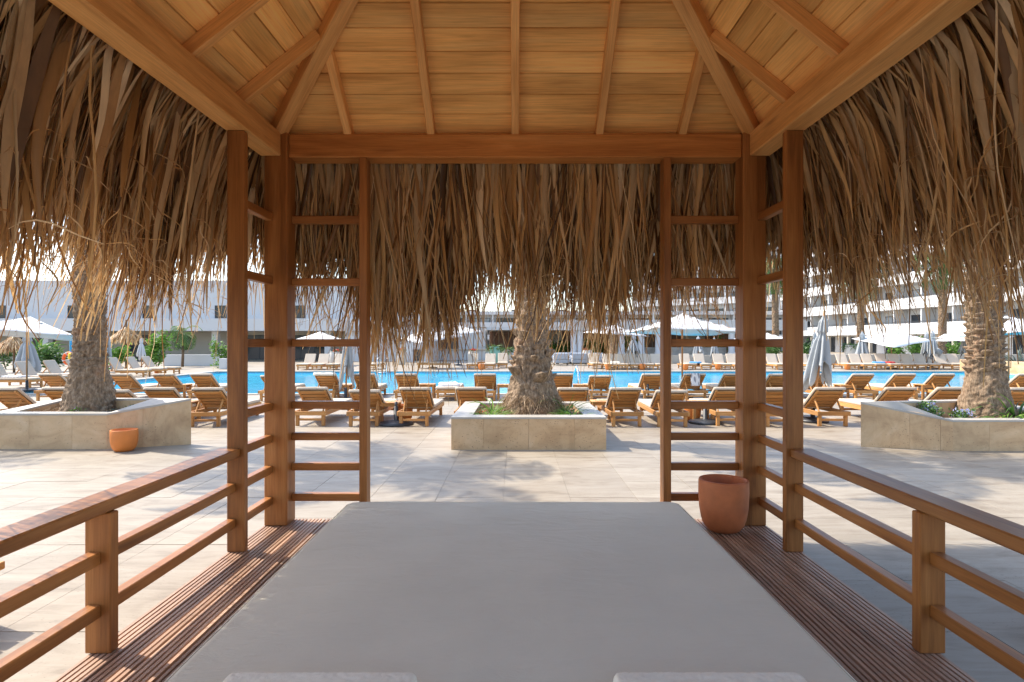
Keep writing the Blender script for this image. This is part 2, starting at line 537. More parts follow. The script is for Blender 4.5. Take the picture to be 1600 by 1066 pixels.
# ------------------------------------------------------------------ gazebo
GC = Vector((0, 2.95, 0))
gaz = empty('gazebo', GC, 0, 'wooden gazebo with plank ceiling, ladder sides, railings and shaggy dried palm thatch round the daybed', 'gazebo')
DZ = 0.15
def G(p): return (p[0] - GC.x, p[1] - GC.y, p[2] - GC.z)
def gblk(name, lo, hi, mat='gazebo_wood', parent=gaz, b=0.005):
    return blk(name, G(lo), G(hi), mat, parent, b)
def gbar(name, p0, p1, w, h, mat='gazebo_wood', parent=gaz, up=(0, 0, 1), b=0.005):
    return bar(name, G(p0), G(p1), w, h, mat, parent, up, b)
def sx_blk(name, s, xa, xb, y0_, y1_, z0_, z1_, mat='gazebo_wood', b=0.005):
    xs = sorted((s * xa, s * xb))
    return gblk(name, (xs[0], y0_, z0_), (xs[1], y1_, z1_), mat, gaz, b)
YC = 2.95
RUNG = [2.687, 2.171, 1.666, 1.15, 0.89, 0.64, 0.387]
T = 0.0625
for s in (-1, 1):
    for m in (1, -1):
        def yy(a, b_):
            r = (a, b_) if m == 1 else (2 * YC - a, 2 * YC - b_)
            return min(r), max(r)
        a, b_ = yy(4.93, 5.1175); sx_blk('corner_post', s, 1.85, 2.037, a, b_, DZ, 3.365, b=0.007)
        a, b_ = yy(4.32, 4.382); sx_blk('side_post', s, 1.925, 2.05, a, b_, DZ, 3.149)
        a, b_ = yy(4.965, 5.09); sx_blk('ladder_post', s, 1.212, 1.275, a, b_, 0.0 if m == -1 else DZ, 3.149)
        for z in RUNG:
            a, b_ = yy(4.382, 4.93); sx_blk('rung', s, 1.965, 1.965 + T, a, b_, z - T, z)
            a, b_ = yy(5.03, 5.03 + T); sx_blk('rung', s, 1.275, 1.85, a, b_, z - T, z)
    # railing on the long side
    ya, yb = 2 * YC - 4.32, 4.32
    sx_blk('middle_post', s, 1.94, 2.065, 2.914, 2.977, DZ, 0.824)
    sx_blk('handrail', s, 1.953, 2.105, ya, yb, 0.8245, 0.888, b=0.008)
    for z in (0.64, 0.387):
        sx_blk('rail', s, 1.985, 1.985 + T, 2.977, yb, z - T, z)
        sx_blk('rail', s, 1.985, 1.985 + T, ya, 2.914, z - T, z)
    sx_blk('side_beam', s, 1.90, 2.066, 0.78 + 0.19, 4.93, 3.15, 3.3425, 'rafter_wood', b=0.008)
gblk('cross_beam', (-1.85, 4.962, 3.15), (1.85, 5.152, 3.3425), 'beam_wood', b=0.008)
gblk('cross_beam', (-1.85, 2 * YC - 5.152, 3.15), (1.85, 2 * YC - 4.962, 3.3425), 'beam_wood', b=0.008)

# roof frame: hip rafters, common and jack rafters
ZB, ZA = 3.3425, 4.886
HX, HY = 1.93, 2.01
SX, SY = (ZA - ZB) / HX, (ZA - ZB) / HY
roof = empty('roof'); roof.parent = gaz
RD = 0.09
def rafter(p0, p1, w, dep, name, drop=0.0):
    p0 = Vector(p0); p1 = Vector(p1)
    m, L = frame_mat(p0, p1)
    up = m.to_3x3() @ Vector((0, 0, 1))
    o = up * (dep / 2 - drop)
    gbar(name, p0 + o, p1 + o, w, dep, 'rafter_wood', roof, (0, 0, 1), 0.005)
for m in (1, -1):
    for x in (-1.37, -0.69, 0.0, 0.69, 1.37):
        q1 = abs(x) / HX * HY + (0.03 if x else 0.02)
        q0 = 2.185
        rafter((x, YC + m * q0, ZB + (HY - q0) * SY), (x, YC + m * q1, ZB + (HY - q1) * SY), 0.0625, RD, 'rafter')
for m in (1, -1):
    for y in (-1.39, -0.69, 0.0, 0.69, 1.39):
        q1 = abs(y) / HY * HX + (0.03 if y else 0.02)
        q0 = 2.055
        rafter((m * q0, YC + y, ZB + (HX - q0) * SX), (m * q1, YC + y, ZB + (HX - q1) * SX), 0.0625, RD, 'rafter')
for sx in (-1, 1):
    for sy in (-1, 1):
        t0 = 1.045; t1 = 0.03
        P = lambda t: (sx * HX * t, YC + sy * HY * t, ZA - (ZA - ZB) * t)
        rafter(P(t0), P(t1), 0.11, 0.15, 'hip_rafter', 0.035)
# roof boards, every board a mitred plank
def roof_board(side, t0, t1, k):
    """t: 1 at the wall plate, 0 at the apex; side 0 back 1 front 2 left 3 right"""
    off = 0.0885
    th = 0.022
    g = 0.0022
    rr = random.Random(k * 17 + side)
    lift = rr.uniform(-0.0015, 0.0015)
    pts = []
    sl = SY if side < 2 else SX
    nlen = math.sqrt(1 + sl * sl)
    for zoff in (0.0, th):
        for t in (t0 - g, t1 + g):
            for e in (-1, 1):
                zz = ZA - (ZA - ZB) * t + (off + lift + zoff) * nlen
                if side < 2:
                    s = 1 if side == 0 else -1
                    p = (e * HX * t, YC + s * HY * t, zz)
                else:
                    s = -1 if side == 2 else 1
                    p = (s * HX * t, YC + e * HY * t, zz)
                pts.append(Vector(G(p)))
    c = sum(pts, Vector()) / 8
    ax = Vector((1, 0, 0)) if side < 2 else Vector((0, 1, 0))
    dn = (pts[0] + pts[1] - pts[2] - pts[3]).normalized()
    nz = ax.cross(dn); 
    if nz.z < 0: nz = -nz
    ydir = nz.cross(ax)
    m = Matrix((ax, ydir, nz)).transposed().to_4x4(); m.translation = c
    mi = m.inverted()
    V = [mi @ p for p in pts]
    Fc = [(0, 1, 3, 2), (4, 6, 7, 5), (0, 4, 5, 1), (2, 3, 7, 6), (0, 2, 6, 4), (1, 5, 7, 3)]
    mobj('roof_board', py_mesh('roof_board', V, Fc), 'ceiling_wood', roof, m)
NB = 16
bw = 0.137 * 1.25 * 0.795 / HY      # one board's share of the slope
for side in range(4):
    t = 1.115
    k = 0
    while t > 0.03:
        t2 = max(t - bw, 0.012)
        roof_board(side, t, t2, k)
        t = t2; k += 1
# the thatch bed above the boards, a thick dark layer out to the eaves
V = []
for zo in (0.03, 0.20):
    for t, sc in ((1.16, 1), (0.0, 0)):
        for sx, sy in ((-1, -1), (1, -1), (1, 1), (-1, 1)):
            V.append(G((sx * HX * t * sc, YC + sy * HY * t * sc, ZA - (ZA - ZB) * t + 0.135 + zo)))
Fc = []
for a in range(4):
    b2 = (a + 1) % 4
    Fc += [(a, b2, 4 + b2, 4 + a), (8 + a, 12 + a, 12 + b2, 8 + b2), (a, 8 + a, 8 + b2, b2)]
mobj('thatch_bed', py_mesh('thatch_bed', V, Fc, tint=[0.1] * len(V)), 'thatch', gaz)

# deck: frame and grooved boards
deck = gblk('deck', (-2.04, 2 * YC - 5.12, 0.0), (2.04, 5.12, 0.124), 'deck_wood', gaz)
def deck_board_mesh(L, nr=5, pitch=0.0292):
    prof = []
    W = nr * pitch
    y = -W / 2
    for i in range(nr):
        prof += [(y + 0.0050, 0.013), (y + 0.0060, 0.025), (y + pitch - 0.0060, 0.025), (y + pitch - 0.0050, 0.013)]
        y += pitch
    prof = [(-W / 2 + .0050, 0.0)] + prof + [(W / 2 - .0050, 0.0)]
    V = [(-L / 2, a, b) for a, b in prof] + [(L / 2, a, b) for a, b in prof]
    n = len(prof)
    Fc = [(i, i + 1, n + i + 1, n + i) for i in range(n - 1)]
    Fc += [tuple(range(n))[::-1], tuple(range(n, 2 * n))]
    return py_mesh('deck_board', V, Fc), W
dbm, DW = deck_board_mesh(4.39)
dbm.materials.append(M('deck_wood'))
nbd = int(4.1 / (DW + 0.004))
pit = 4.1 / nbd
mrot = Matrix.Rotation(R(90), 4, 'Z')
for i in range(nbd):
    x = -2.05 + (i + 0.5) * pit
    m = mrot.copy(); m.translation = Vector((x, 5.1375 - 4.39 / 2 - GC.y, 0.1245)) - deck.matrix_basis.translation * 0
    o = mobj('deck_board', dbm, 'deck_wood', deck)
    o.matrix_basis = deck.matrix_basis.inverted() @ m

# ------------------------------------------------------------------ thatch
nr = np.random.default_rng(11)
def blade_set(root, out, L, W, a0, tau, sway, psi, fold, nseg=7, tip=0.12, wig=0.06, aend=None):
    """vectorised drooping blades. root,out (N,3); angles in radians"""
    N = len(root)
    up = np.array([0, 0, 1.0])
    tan = np.cross(up, out)
    ph = nr.uniform(0, 6.28, (N, 1)); ph2 = nr.uniform(0, 6.28, (N, 1))
    V = np.zeros((N, nseg + 1, 3, 3))
    pos = root.copy()
    ds = (L / nseg)[:, None]
    for k in range(nseg + 1):
        t = k / nseg
        s = L * t
        ae = math.pi / 2 * 0.985 if aend is None else aend
        a = (ae - (ae - a0) * np.exp(-s / tau))[:, None] + wig * np.sin(ph + 7 * t)
        sw = sway[:, None] * (0.35 + 0.65 * t) + wig * 1.6 * np.sin(ph2 + 6 * t)
        d = np.cos(a) * out - np.sin(a) * up + sw * tan
        d /= np.linalg.norm(d, axis=1, keepdims=True)
        if k > 0:
            pos = pos + d * ds
        nrm = np.cross(d, tan); nrm /= np.linalg.norm(nrm, axis=1, keepdims=True)
        side0 = np.cross(nrm, d)
        p = psi[:, None] * (0.3 + 0.9 * t)
        side = np.cos(p) * side0 + np.sin(p) * nrm
        nn = np.cross(d, side)
        wt = (W * min(1.0, 0.5 + 1.8 * t) * (1 - (1 - tip) * t ** 3))[:, None]
        V[:, k, 0] = pos - side * wt / 2 + nn * (fold[:, None] * wt)
        V[:, k, 1] = pos
        V[:, k, 2] = pos + side * wt / 2 + nn * (fold[:, None] * wt)
    base = (np.arange(N) * (nseg + 1) * 3)[:, None, None]
    kk = (np.arange(nseg) * 3)[None, :, None]
    quad = np.array([[0, 1, 4, 3], [1, 2, 5, 4]])
    Q = (base[:, :, :, None] + kk[:, :, :, None] + quad[None, None]).reshape(-1, 4)
    return V.reshape(-1, 3), Q, (nseg + 1) * 3

def eave_points(side, n, lo=-1.0, hi=1.0):
    """random points along an eave: returns along coordinate s, plus function of distance q -> xyz"""
    s = nr.uniform(lo, hi, n)
    return s
def clump(s, k):
    return (0.5 * np.sin(s * 4.1 + 1.7 * k) + 0.3 * np.sin(s * 9.3 + 2.9 * k + 1) + 0.2 * np.sin(s * 19.0 + k * 5 + 2))
parts = []
def add_thatch(side, n, cls):
    """side 0 back,1 right,2 left,3 front, 4.. corners; cls 'wide' or 'fine'"""
    lim = 2.06 if side in (0, 3) else 2.12
    if side < 4:
        s = nr.uniform(-lim, lim, n)
        q = nr.uniform(2.15, 2.44, n)
        fan = 0.16 * (s / lim) ** 3
        if side in (0, 3):
            m = 1 if side == 0 else -1
            root = np.stack([s, np.full(n, YC) + m * (q + 0.02), np.zeros(n)], 1)
            out = np.stack([fan, np.full(n, float(m)), np.zeros(n)], 1)
            z = ZB + (HY - q) * SY
        else:
            m = 1 if side == 1 else -1
            q = q - 0.06
            root = np.stack([m * (q + 0.02), YC + s, np.zeros(n)], 1)
            out = np.stack([np.full(n, float(m)), fan, np.zeros(n)], 1)
            z = ZB + (HX - q) * SX
        edge = np.clip((np.abs(s) - lim + 0.5) / 0.5, 0, 1)
    else:
        c = side - 4
        sx, sy = ((1, 1), (-1, 1), (-1, -1), (1, -1))[c]
        ang = nr.uniform(R(8), R(82), n)
        q = nr.uniform(0.0, 0.35, n)
        out = np.stack([sx * np.cos(ang), sy * np.sin(ang), np.zeros(n)], 1)
        root = np.stack([np.full(n, sx * 2.05), np.full(n, YC + sy * 2.14), np.zeros(n)], 1) + out * q[:, None]
        z = ZB - 0.10 - q * 0.6
        s = ang * 1.3 + c * 3
        edge = np.full(n, 0.8)
    out /= np.linalg.norm(out, axis=1, keepdims=True)
    root[:, 2] = z + 0.165 + nr.uniform(0.0, 0.13, n)
    cl = clump(s, side + 1)
    if cls == 'wide':
        zend = CZ + 0.64 + (0.0 if side == 0 else 0.10) + 0.25 * cl + nr.normal(0, 0.18, n) + 0.20 * edge
        W = 0.014 + 0.062 * nr.beta(1.5, 1.9, n)
    else:
        zend = CZ + 0.33 + (0.0 if side == 0 else 0.10) + 0.34 * cl + nr.normal(0, 0.20, n) + 0.28 * edge
        W = nr.uniform(0.005, 0.016, n)
    if side == 0:
        # two ragged clumps that hang lower, as behind the left opening
        for sc, wd, dp in ((-1.24, 0.15, 0.50), (-1.20, 0.05, 0.45), (-0.74, 0.17, 0.40), (-0.25, 0.15, -0.10), (0.40, 0.16, -0.08), (0.75, 0.12, 0.15)):
            zend -= dp * np.exp(-((s - sc) / wd) ** 2) * nr.uniform(0.2, 1.0, n)
    if side == 3:
        zend = np.full(n, 2.95) + nr.normal(0, 0.06, n)  # out-of-view front fringe, cut short to let more light under the roof
    if side in (6, 7):
        zend += 0.3
    if side in (1, 2):
        near_f = np.clip((-(s) - 1.0) / 1.0, 0, 1)       # the stretch beside and behind the camera hangs shorter
        zend += 0.25 * near_f
    L = np.maximum(root[:, 2] - zend + 0.12, 0.35)
    a0 = nr.uniform(R(28), R(60), n)
    tau = nr.uniform(0.16, 0.42, n) if side in (0, 3) else nr.uniform(0.28, 0.85, n)
    sway = nr.normal(0, 0.10, n) * nr.choice([0.6, 1.0, 2.2], n)
    psi = nr.normal(0, 0.95, n)
    fold = nr.uniform(0.05, 0.38, n)
    V, Q, per = blade_set(root, out, L, W, a0, tau, sway, psi, fold, 7, 0.12 if cls == 'wide' else 0.4,
                          0.075 if cls == 'wide' else 0.12, None if side in (0, 3) else nr.uniform(R(72), R(89), n))
    tint = np.clip(nr.beta(1.15, 1.35, n) + 0.12 * clump(s * 1.7, side + 9), 0, 1)
    parts.append((V, Q, np.repeat(tint, per)))
for sd, n in ((0, 2300), (1, 2100), (2, 2100), (3, 420), (4, 450), (5, 450), (6, 120), (7, 120)):
    add_thatch(sd, n, 'wide')
for sd, n in ((0, 2100), (1, 1900), (2, 1900), (4, 320), (5, 320)):
    add_thatch(sd, n, 'fine')
# loose curled wisps that stick out of the fringe
for sd in (0, 1, 2):
    n = 320
    s = nr.uniform(-2.0, 2.0, n); q = nr.uniform(2.30, 2.62, n)
    m = -1 if sd == 2 else 1
    if sd == 0:
        root = np.stack([s, YC + q + 0.05, nr.uniform(1.9, 2.9, n)], 1)
    else:
        root = np.stack([m * q, YC + s, nr.uniform(1.9, 2.9, n)], 1)
    an = nr.uniform(0, 6.28, n)
    out = np.stack([np.cos(an), np.sin(an), np.zeros(n)], 1)
    V, Q, per = blade_set(root, out, nr.uniform(0.15, 0.45, n), nr.uniform(0.003, 0.012, n), nr.uniform(-0.9, 0.9, n),
                          nr.uniform(0.1, 0.5, n), nr.normal(0, 0.3, n), nr.normal(0, 1, n), nr.uniform(0, .3, n), 7, 0.3, 0.25)
    parts.append((V, Q, np.repeat(nr.uniform(0.2, 1, n), per)))
off = 0; VV = []; QQ = []; TT = []
for V, Q, t in parts:
    VV.append(V); QQ.append(Q + off); TT.append(t); off += len(V)
VV = np.concatenate(VV) - np.array(GC)
thatch = mobj('thatch', np_mesh('thatch', VV, np.concatenate(QQ), True, np.concatenate(TT)), 'thatch', gaz)
tag(thatch, kind='stuff')
# the largest leaves, on the inner face, each its own piece
leaf_me = []
for i in range(14):
    one = lambda v: np.array([v], dtype=float)
    V, Q, per = blade_set(np.array([[0, 0, 0.0]]), np.array([[1.0, 0, 0]]), one(random.uniform(0.9, 1.25)), one(random.uniform(0.032, 0.066)),
                          one(R(random.uniform(35, 55))), one(random.uniform(0.12, 0.3) if i < 7 else random.uniform(0.35, 0.8)), one(random.gauss(0, 0.06)), one(random.gauss(0, 0.5)),
                          one(random.uniform(0.08, 0.3)), 8, 0.1, 0.05, one(R(random.uniform(80, 88))) if i < 7 else one(R(random.uniform(72, 84))))
    me = np_mesh('leaf', V, Q, True); me.materials.append(M('thatch_leaf')); leaf_me.append(me)
for i in range(300):
    sd = (0, 1, 2)[i % 3]
    s = random.uniform(-1.95, 1.95) if sd == 0 else random.uniform(-1.0, 2.0)
    if sd == 0:
        p = (s, YC + 2.225 + random.uniform(0, .06), 3.30 + random.uniform(-.03, .03)); rz = R(90)
    else:
        m = 1 if sd == 1 else -1
        p = (m * (2.13 + random.uniform(0, .06)), YC + s, 3.27 + random.uniform(-.03, .03)); rz = 0 if m == 1 else R(180)
    o = mobj('palm_leaf', leaf_me[(i // 3) % 7 + (0 if sd == 0 else 7)], 'thatch_leaf', thatch)
    sc = random.uniform(0.75, 1.1)
    o.location = G(p); o.rotation_euler = (0, 0, rz + random.gauss(0, 0.2)); o.scale = (random.uniform(.7, 1.1), sc, sc)

# ------------------------------------------------------------------ mattress, towels, pots on the deck
def pillow_mesh(name, lx, ly, lz, rad, nx, ny, amp, fq, plan=0.1, seed=0):
    """rounded slab: rounded plan corners and rounded top edge, gently uneven"""
    V, Fc = [], []
    def inset_pt(u, v, ins):
        x, y = u * (lx / 2 - ins), v * (ly / 2 - ins)
        cx, cy = lx / 2 - plan, ly / 2 - plan
        rr = max(plan - ins, 0.001)
        ax, ay = abs(x), abs(y)
        if ax > cx and ay > cy:
            dx, dy = ax - cx, ay - cy
            k = max(dx, dy) / max(math.hypot(dx, dy), 1e-6)
            dx *= k; dy *= k
            ax, ay = cx + dx, cy + dy
        return math.copysign(ax, x), math.copysign(ay, y)
    # top grid
    us = np.linspace(-1, 1, nx); vs_ = np.linspace(-1, 1, ny)
    us = np.sign(us) * (1 - (1 - np.abs(us)) ** 1.3); vs_ = np.sign(vs_) * (1 - (1 - np.abs(vs_)) ** 1.3)
    idm = {}
    def h(x, y):
        p = Vector((x * fq, y * fq, seed))
        return amp * (mnoise.noise(p) + 0.5 * mnoise.noise(p * 2.3) + 0.22 * mnoise.noise(Vector((x * fq * 2, y * fq * 9, seed + 5))))
    for j, v in enumerate(vs_):
        for i, u in enumerate(us):
            x, y = inset_pt(u, v, rad)
            idm[i, j] = len(V); V.append((x, y, lz + h(x, y)))
    for j in range(ny - 1):
        for i in range(nx - 1):
            Fc.append((idm[i, j], idm[i + 1, j], idm[i + 1, j + 1], idm[i, j + 1]))
    ring = [(i, 0) for i in range(nx)] + [(nx - 1, j) for j in range(1, ny)] + [(i, ny - 1) for i in range(nx - 2, -1, -1)] + [(0, j) for j in range(ny - 2, 0, -1)]
    prev = [idm[r] for r in ring]
    steps = [(rad * (1 - math.sin(a)), lz - rad * (1 - math.cos(a))) for a in (R(22), R(45), R(68), R(90))] + [(0.0, rad * 0.6), (rad * 0.5, 0.0)]
    for ins, z in steps:
        cur = []
        for (i, j) in ring:
            x, y = inset_pt(us[i], vs_[j], ins)
            cur.append(len(V)); V.append((x, y, z + h(x, y) * (z / lz)))
        n = len(ring)
        for a in range(n):
            b2 = (a + 1) % n
            Fc.append((prev[b2], prev[a], cur[a], cur[b2]))
        prev = cur
    return py_mesh(name, V, Fc, True)
mt = mobj('mattress', pillow_mesh('mattress', 2.515, 3.45, 0.275, 0.032, 110, 130, 0.007, 1.8, 0.09), 'mattress_fabric',
          loc=(-0.0175, 4.655 - 1.725, DZ))
tag(mt, 'large pale grey daybed mattress filling the floor of the gazebo', 'mattress')
# piping round the top edge
pp = []
hx_, hy_, pr_ = 2.515 / 2 - 0.008, 3.45 / 2 - 0.008, 0.085
for (cx_, cy_, a0_) in ((hx_ - pr_, hy_ - pr_, 0), (-hx_ + pr_, hy_ - pr_, 90), (-hx_ + pr_, -hy_ + pr_, 180), (hx_ - pr_, -hy_ + pr_, 270)):
    for i in range(7):
        a_ = R(a0_ + 15 * i)
        pp.append((cx_ + pr_ * math.cos(a_), cy_ + pr_ * math.sin(a_)))
pp.append(pp[0])
fine_ = []
for i in range(len(pp) - 1):
    (xa_, ya_), (xb_, yb_) = pp[i], pp[i + 1]
    n_ = max(1, int(math.hypot(xb_ - xa_, yb_ - ya_) / 0.08))
    for j in range(n_):
        u_ = j / n_
        x_, y_ = xa_ + (xb_ - xa_) * u_, ya_ + (yb_ - ya_) * u_
        fine_.append((x_, y_, 0.264 + 0.006 * mnoise.noise(Vector((x_ * 1.8, y_ * 1.8, 0)))))
fine_.append(fine_[0])
mobj('piping', tube_mesh('piping', fine_, 0.0065, 8), 'mattress_fabric', mt)
for s, lab in ((-1, 'left'), (1, 'right')):
    t = mobj('folded_towel', pillow_mesh('folded_towel', 0.665, 0.42, 0.068, 0.026, 120, 70, 0.0028, 45.0, 0.03, 4 + s), 'towel_cotton',
             loc=(s * 0.673 - 0.0, 1.93, DZ + 0.277))
    tag(t, 'fluffy white folded towel at the %s end of the daybed' % lab, 'towel', 'folded towels on the daybed')

def pot_mesh(r, h, wall=0.018, n=40):
    prof = [(0.001, 0.0), (r * 0.55, 0.0), (r * 0.66, h * 0.025), (r * 0.80, h * 0.11), (r * 0.90, h * 0.24), (r * 0.97, h * 0.45), (r, h * 0.75), (r * 0.995, h * 0.96),
            (r * 0.975, h * 0.995), (r - wall, h), (r - wall * 1.6, h * 0.97), (r - wall * 1.6, h * 0.5), (r * 0.7, h * 0.25), (0.001, h * 0.22)]
    return lathe_mesh('pot', prof, n, lambda a, z: 1 + 0.006 * math.sin(2 * a + 9 * z))
tag(mobj('terracotta_pot', pot_mesh(0.192, 0.405), 'terracotta', loc=(1.655, 4.83, DZ)), 'matt terracotta pot standing on the gazebo deck against the corner post', 'pot')

# ------------------------------------------------------------------ planters
def planter(name, plan, hts, thick, label, slabs, soil_drop=0.10):
    """plan: corners anticlockwise seen from above (front-left, front-right, back-right, back-left); walls of separate slabs with a capping rim"""
    c0 = sum((Vector(p) for p in plan), Vector((0, 0))) / len(plan)
    root = empty(name, (c0.x, c0.y, 0), 0, label, 'planter', 'stone planters under the palms')
    P = [Vector(p) - c0 for p in plan]
    n = len(P)
    # inner polygon by offsetting
    inn = []
    for i in range(n):
        a, b_, c = P[i - 1], P[i], P[(i + 1) % n]
        d1 = (b_ - a).normalized(); d2 = (c - b_).normalized()
        n1 = Vector((-d1.y, d1.x)); n2 = Vector((-d2.y, d2.x))
        bis = (n1 + n2); k = thick / max(0.3, (1 + n1.dot(n2)))
        inn.append(b_ + bis * k)
    rim_t = 0.03
    for i in range(n):
        j = (i + 1) % n
        a, b_, ia, ib = P[i], P[j], inn[i], inn[j]
        m = slabs[i]
        cuts = [0.0] + [x for x in m] + [1.0]
        for q in range(len(cuts) - 1):
            t0, t1 = cuts[q], cuts[q + 1]
            g = 0.0015 / (b_ - a).length
            e0 = t0 + (g if q else 0); e1 = t1 - (g if q < len(cuts) - 2 else 0)
            V = []
            for t in (e0, e1):
                o = a.lerp(b_, t); ii = ia.lerp(ib, t); h = hts[i] + (hts[j] - hts[i]) * t - rim_t
                for pt, z in ((o, 0), (ii, 0), (ii, h), (o, h)):
                    V.append(Vector((pt.x, pt.y, z)))
            cc = sum(V, Vector()) / 8
            me = py_mesh('slab', [v - cc for v in V], [(0, 3, 7, 4), (1, 5, 6, 2), (3, 2, 6, 7), (0, 4, 5, 1), (0, 1, 2, 3), (4, 7, 6, 5)])
            mobj('wall_slab', me, 'planter_stone', root, loc=cc)
        # capping stone
        V = []
        ovh = 0.006
        for s, t in ((0, 0.0), (1, 1.0)):
            o = a.lerp(b_, t); ii = ia.lerp(ib, t); out = (o - ii).normalized() * ovh
            h = hts[i] if s == 0 else hts[j]
            for pt, z in ((o + out, h - rim_t + 0.001), (ii - out, h - rim_t + 0.001), (ii - out, h), (o + out, h)):
                V.append(Vector((pt.x, pt.y, z)))
        cc = sum(V, Vector()) / 8
        me = py_mesh('rim', [v - cc for v in V], [(0, 3, 7, 4), (1, 5, 6, 2), (3, 2, 6, 7), (0, 4, 5, 1), (0, 1, 2, 3), (4, 7, 6, 5)])
        mobj('rim_stone', me, 'coping_stone', root, loc=cc)
    # soil, uneven
    NN = 26
    V, Fc = [], []
    for j in range(NN + 1):
        for i in range(NN + 1):
            u, v = i / NN, j / NN
            p = (inn[0].lerp(inn[1], u)).lerp(inn[3].lerp(inn[2], u), v)
            hh = min(hts) - soil_drop + 0.05 * mnoise.noise(Vector((p.x * 2, p.y * 2, len(plan)))) + 0.03 * mnoise.noise(Vector((p.x * 9, p.y * 9, 2)))
            V.append((p.x, p.y, hh))
    for j in range(NN):
        for i in range(NN):
            a = j * (NN + 1) + i
            Fc.append((a, a + 1, a + NN + 2, a + NN + 1))
    mobj('soil', py_mesh('soil', V, Fc, True), 'soil', root)
    # straw mulch lying on the soil
    N = 900
    uu = nr.uniform(0.03, 0.97, (N, 2))
    A = np.array([p[:] for p in inn])
    base = (A[0] * (1 - uu[:, :1]) + A[1] * uu[:, :1]) * (1 - uu[:, 1:]) + (A[3] * (1 - uu[:, :1]) + A[2] * uu[:, :1]) * uu[:, 1:]
    rt = np.concatenate([base, np.full((N, 1), min(hts) - soil_drop + 0.03) + nr.uniform(-.03, .03, (N, 1))], 1)
    an = nr.uniform(0, 6.28, N)
    out = np.stack([np.cos(an), np.sin(an), np.zeros(N)], 1)
    V, Q, per = blade_set(rt, out, nr.uniform(.06, .22, N), nr.uniform(.004, .012, N), nr.uniform(-.5, .1, N), np.full(N, 9.0), nr.normal(0, .1, N), nr.normal(0, 1, N), np.full(N, .1), 3, .4, .2)
    tag(mobj('straw_mulch', np_mesh('straw', V, Q, True, np.repeat(nr.uniform(0, 1, N), per)), 'straw', root), kind='stuff')
    return root
planter('stone_planter', [(-0.97, 9.22), (1.38, 9.22), (1.38, 11.62), (-0.95, 11.62)], [0.495] * 4, 0.30,
        'square travertine planter in the middle, straight ahead of the daybed', [[0.208, 0.5, 0.797], [0.33, 0.66], [0.33, 0.66], [0.33, 0.66]])
planter('stone_planter', [(-8.05, 9.27), (-6.23, 9.27), (-5.17, 9.70), (-8.20, 11.1)], [0.545, 0.545, 0.735, 0.62], 0.24,
        'travertine planter on the left with an orange pot against its angled side', [[0.35, 0.71], [0.42], [0.33, 0.66], [0.5]])
planter('stone_planter', [(6.56, 9.11), (8.5, 9.11), (8.6, 11.1), (5.40, 9.50)], [0.466, 0.466, 0.60, 0.70], 0.24,
        'travertine planter on the right holding blue flowers and ferns', [[0.28, 0.62], [0.5], [0.33, 0.66], [0.54, 0.87]])
planter('stone_planter', [(-15.4, 9.2), (-13.1, 9.2), (-13.1, 11.6), (-15.4, 11.6)], [0.5] * 4, 0.30,
        'travertine planter out past the left edge of the terrace', [[0.33, 0.66], [0.5], [0.5], [0.5]])
tag(mobj('terracotta_pot', pot_mesh(0.185, 0.325, 0.012), 'terracotta_orange', loc=(PX(194, 9.13), 9.13, 0.0)), 'glossy orange pot on the paving against the left planter', 'pot')

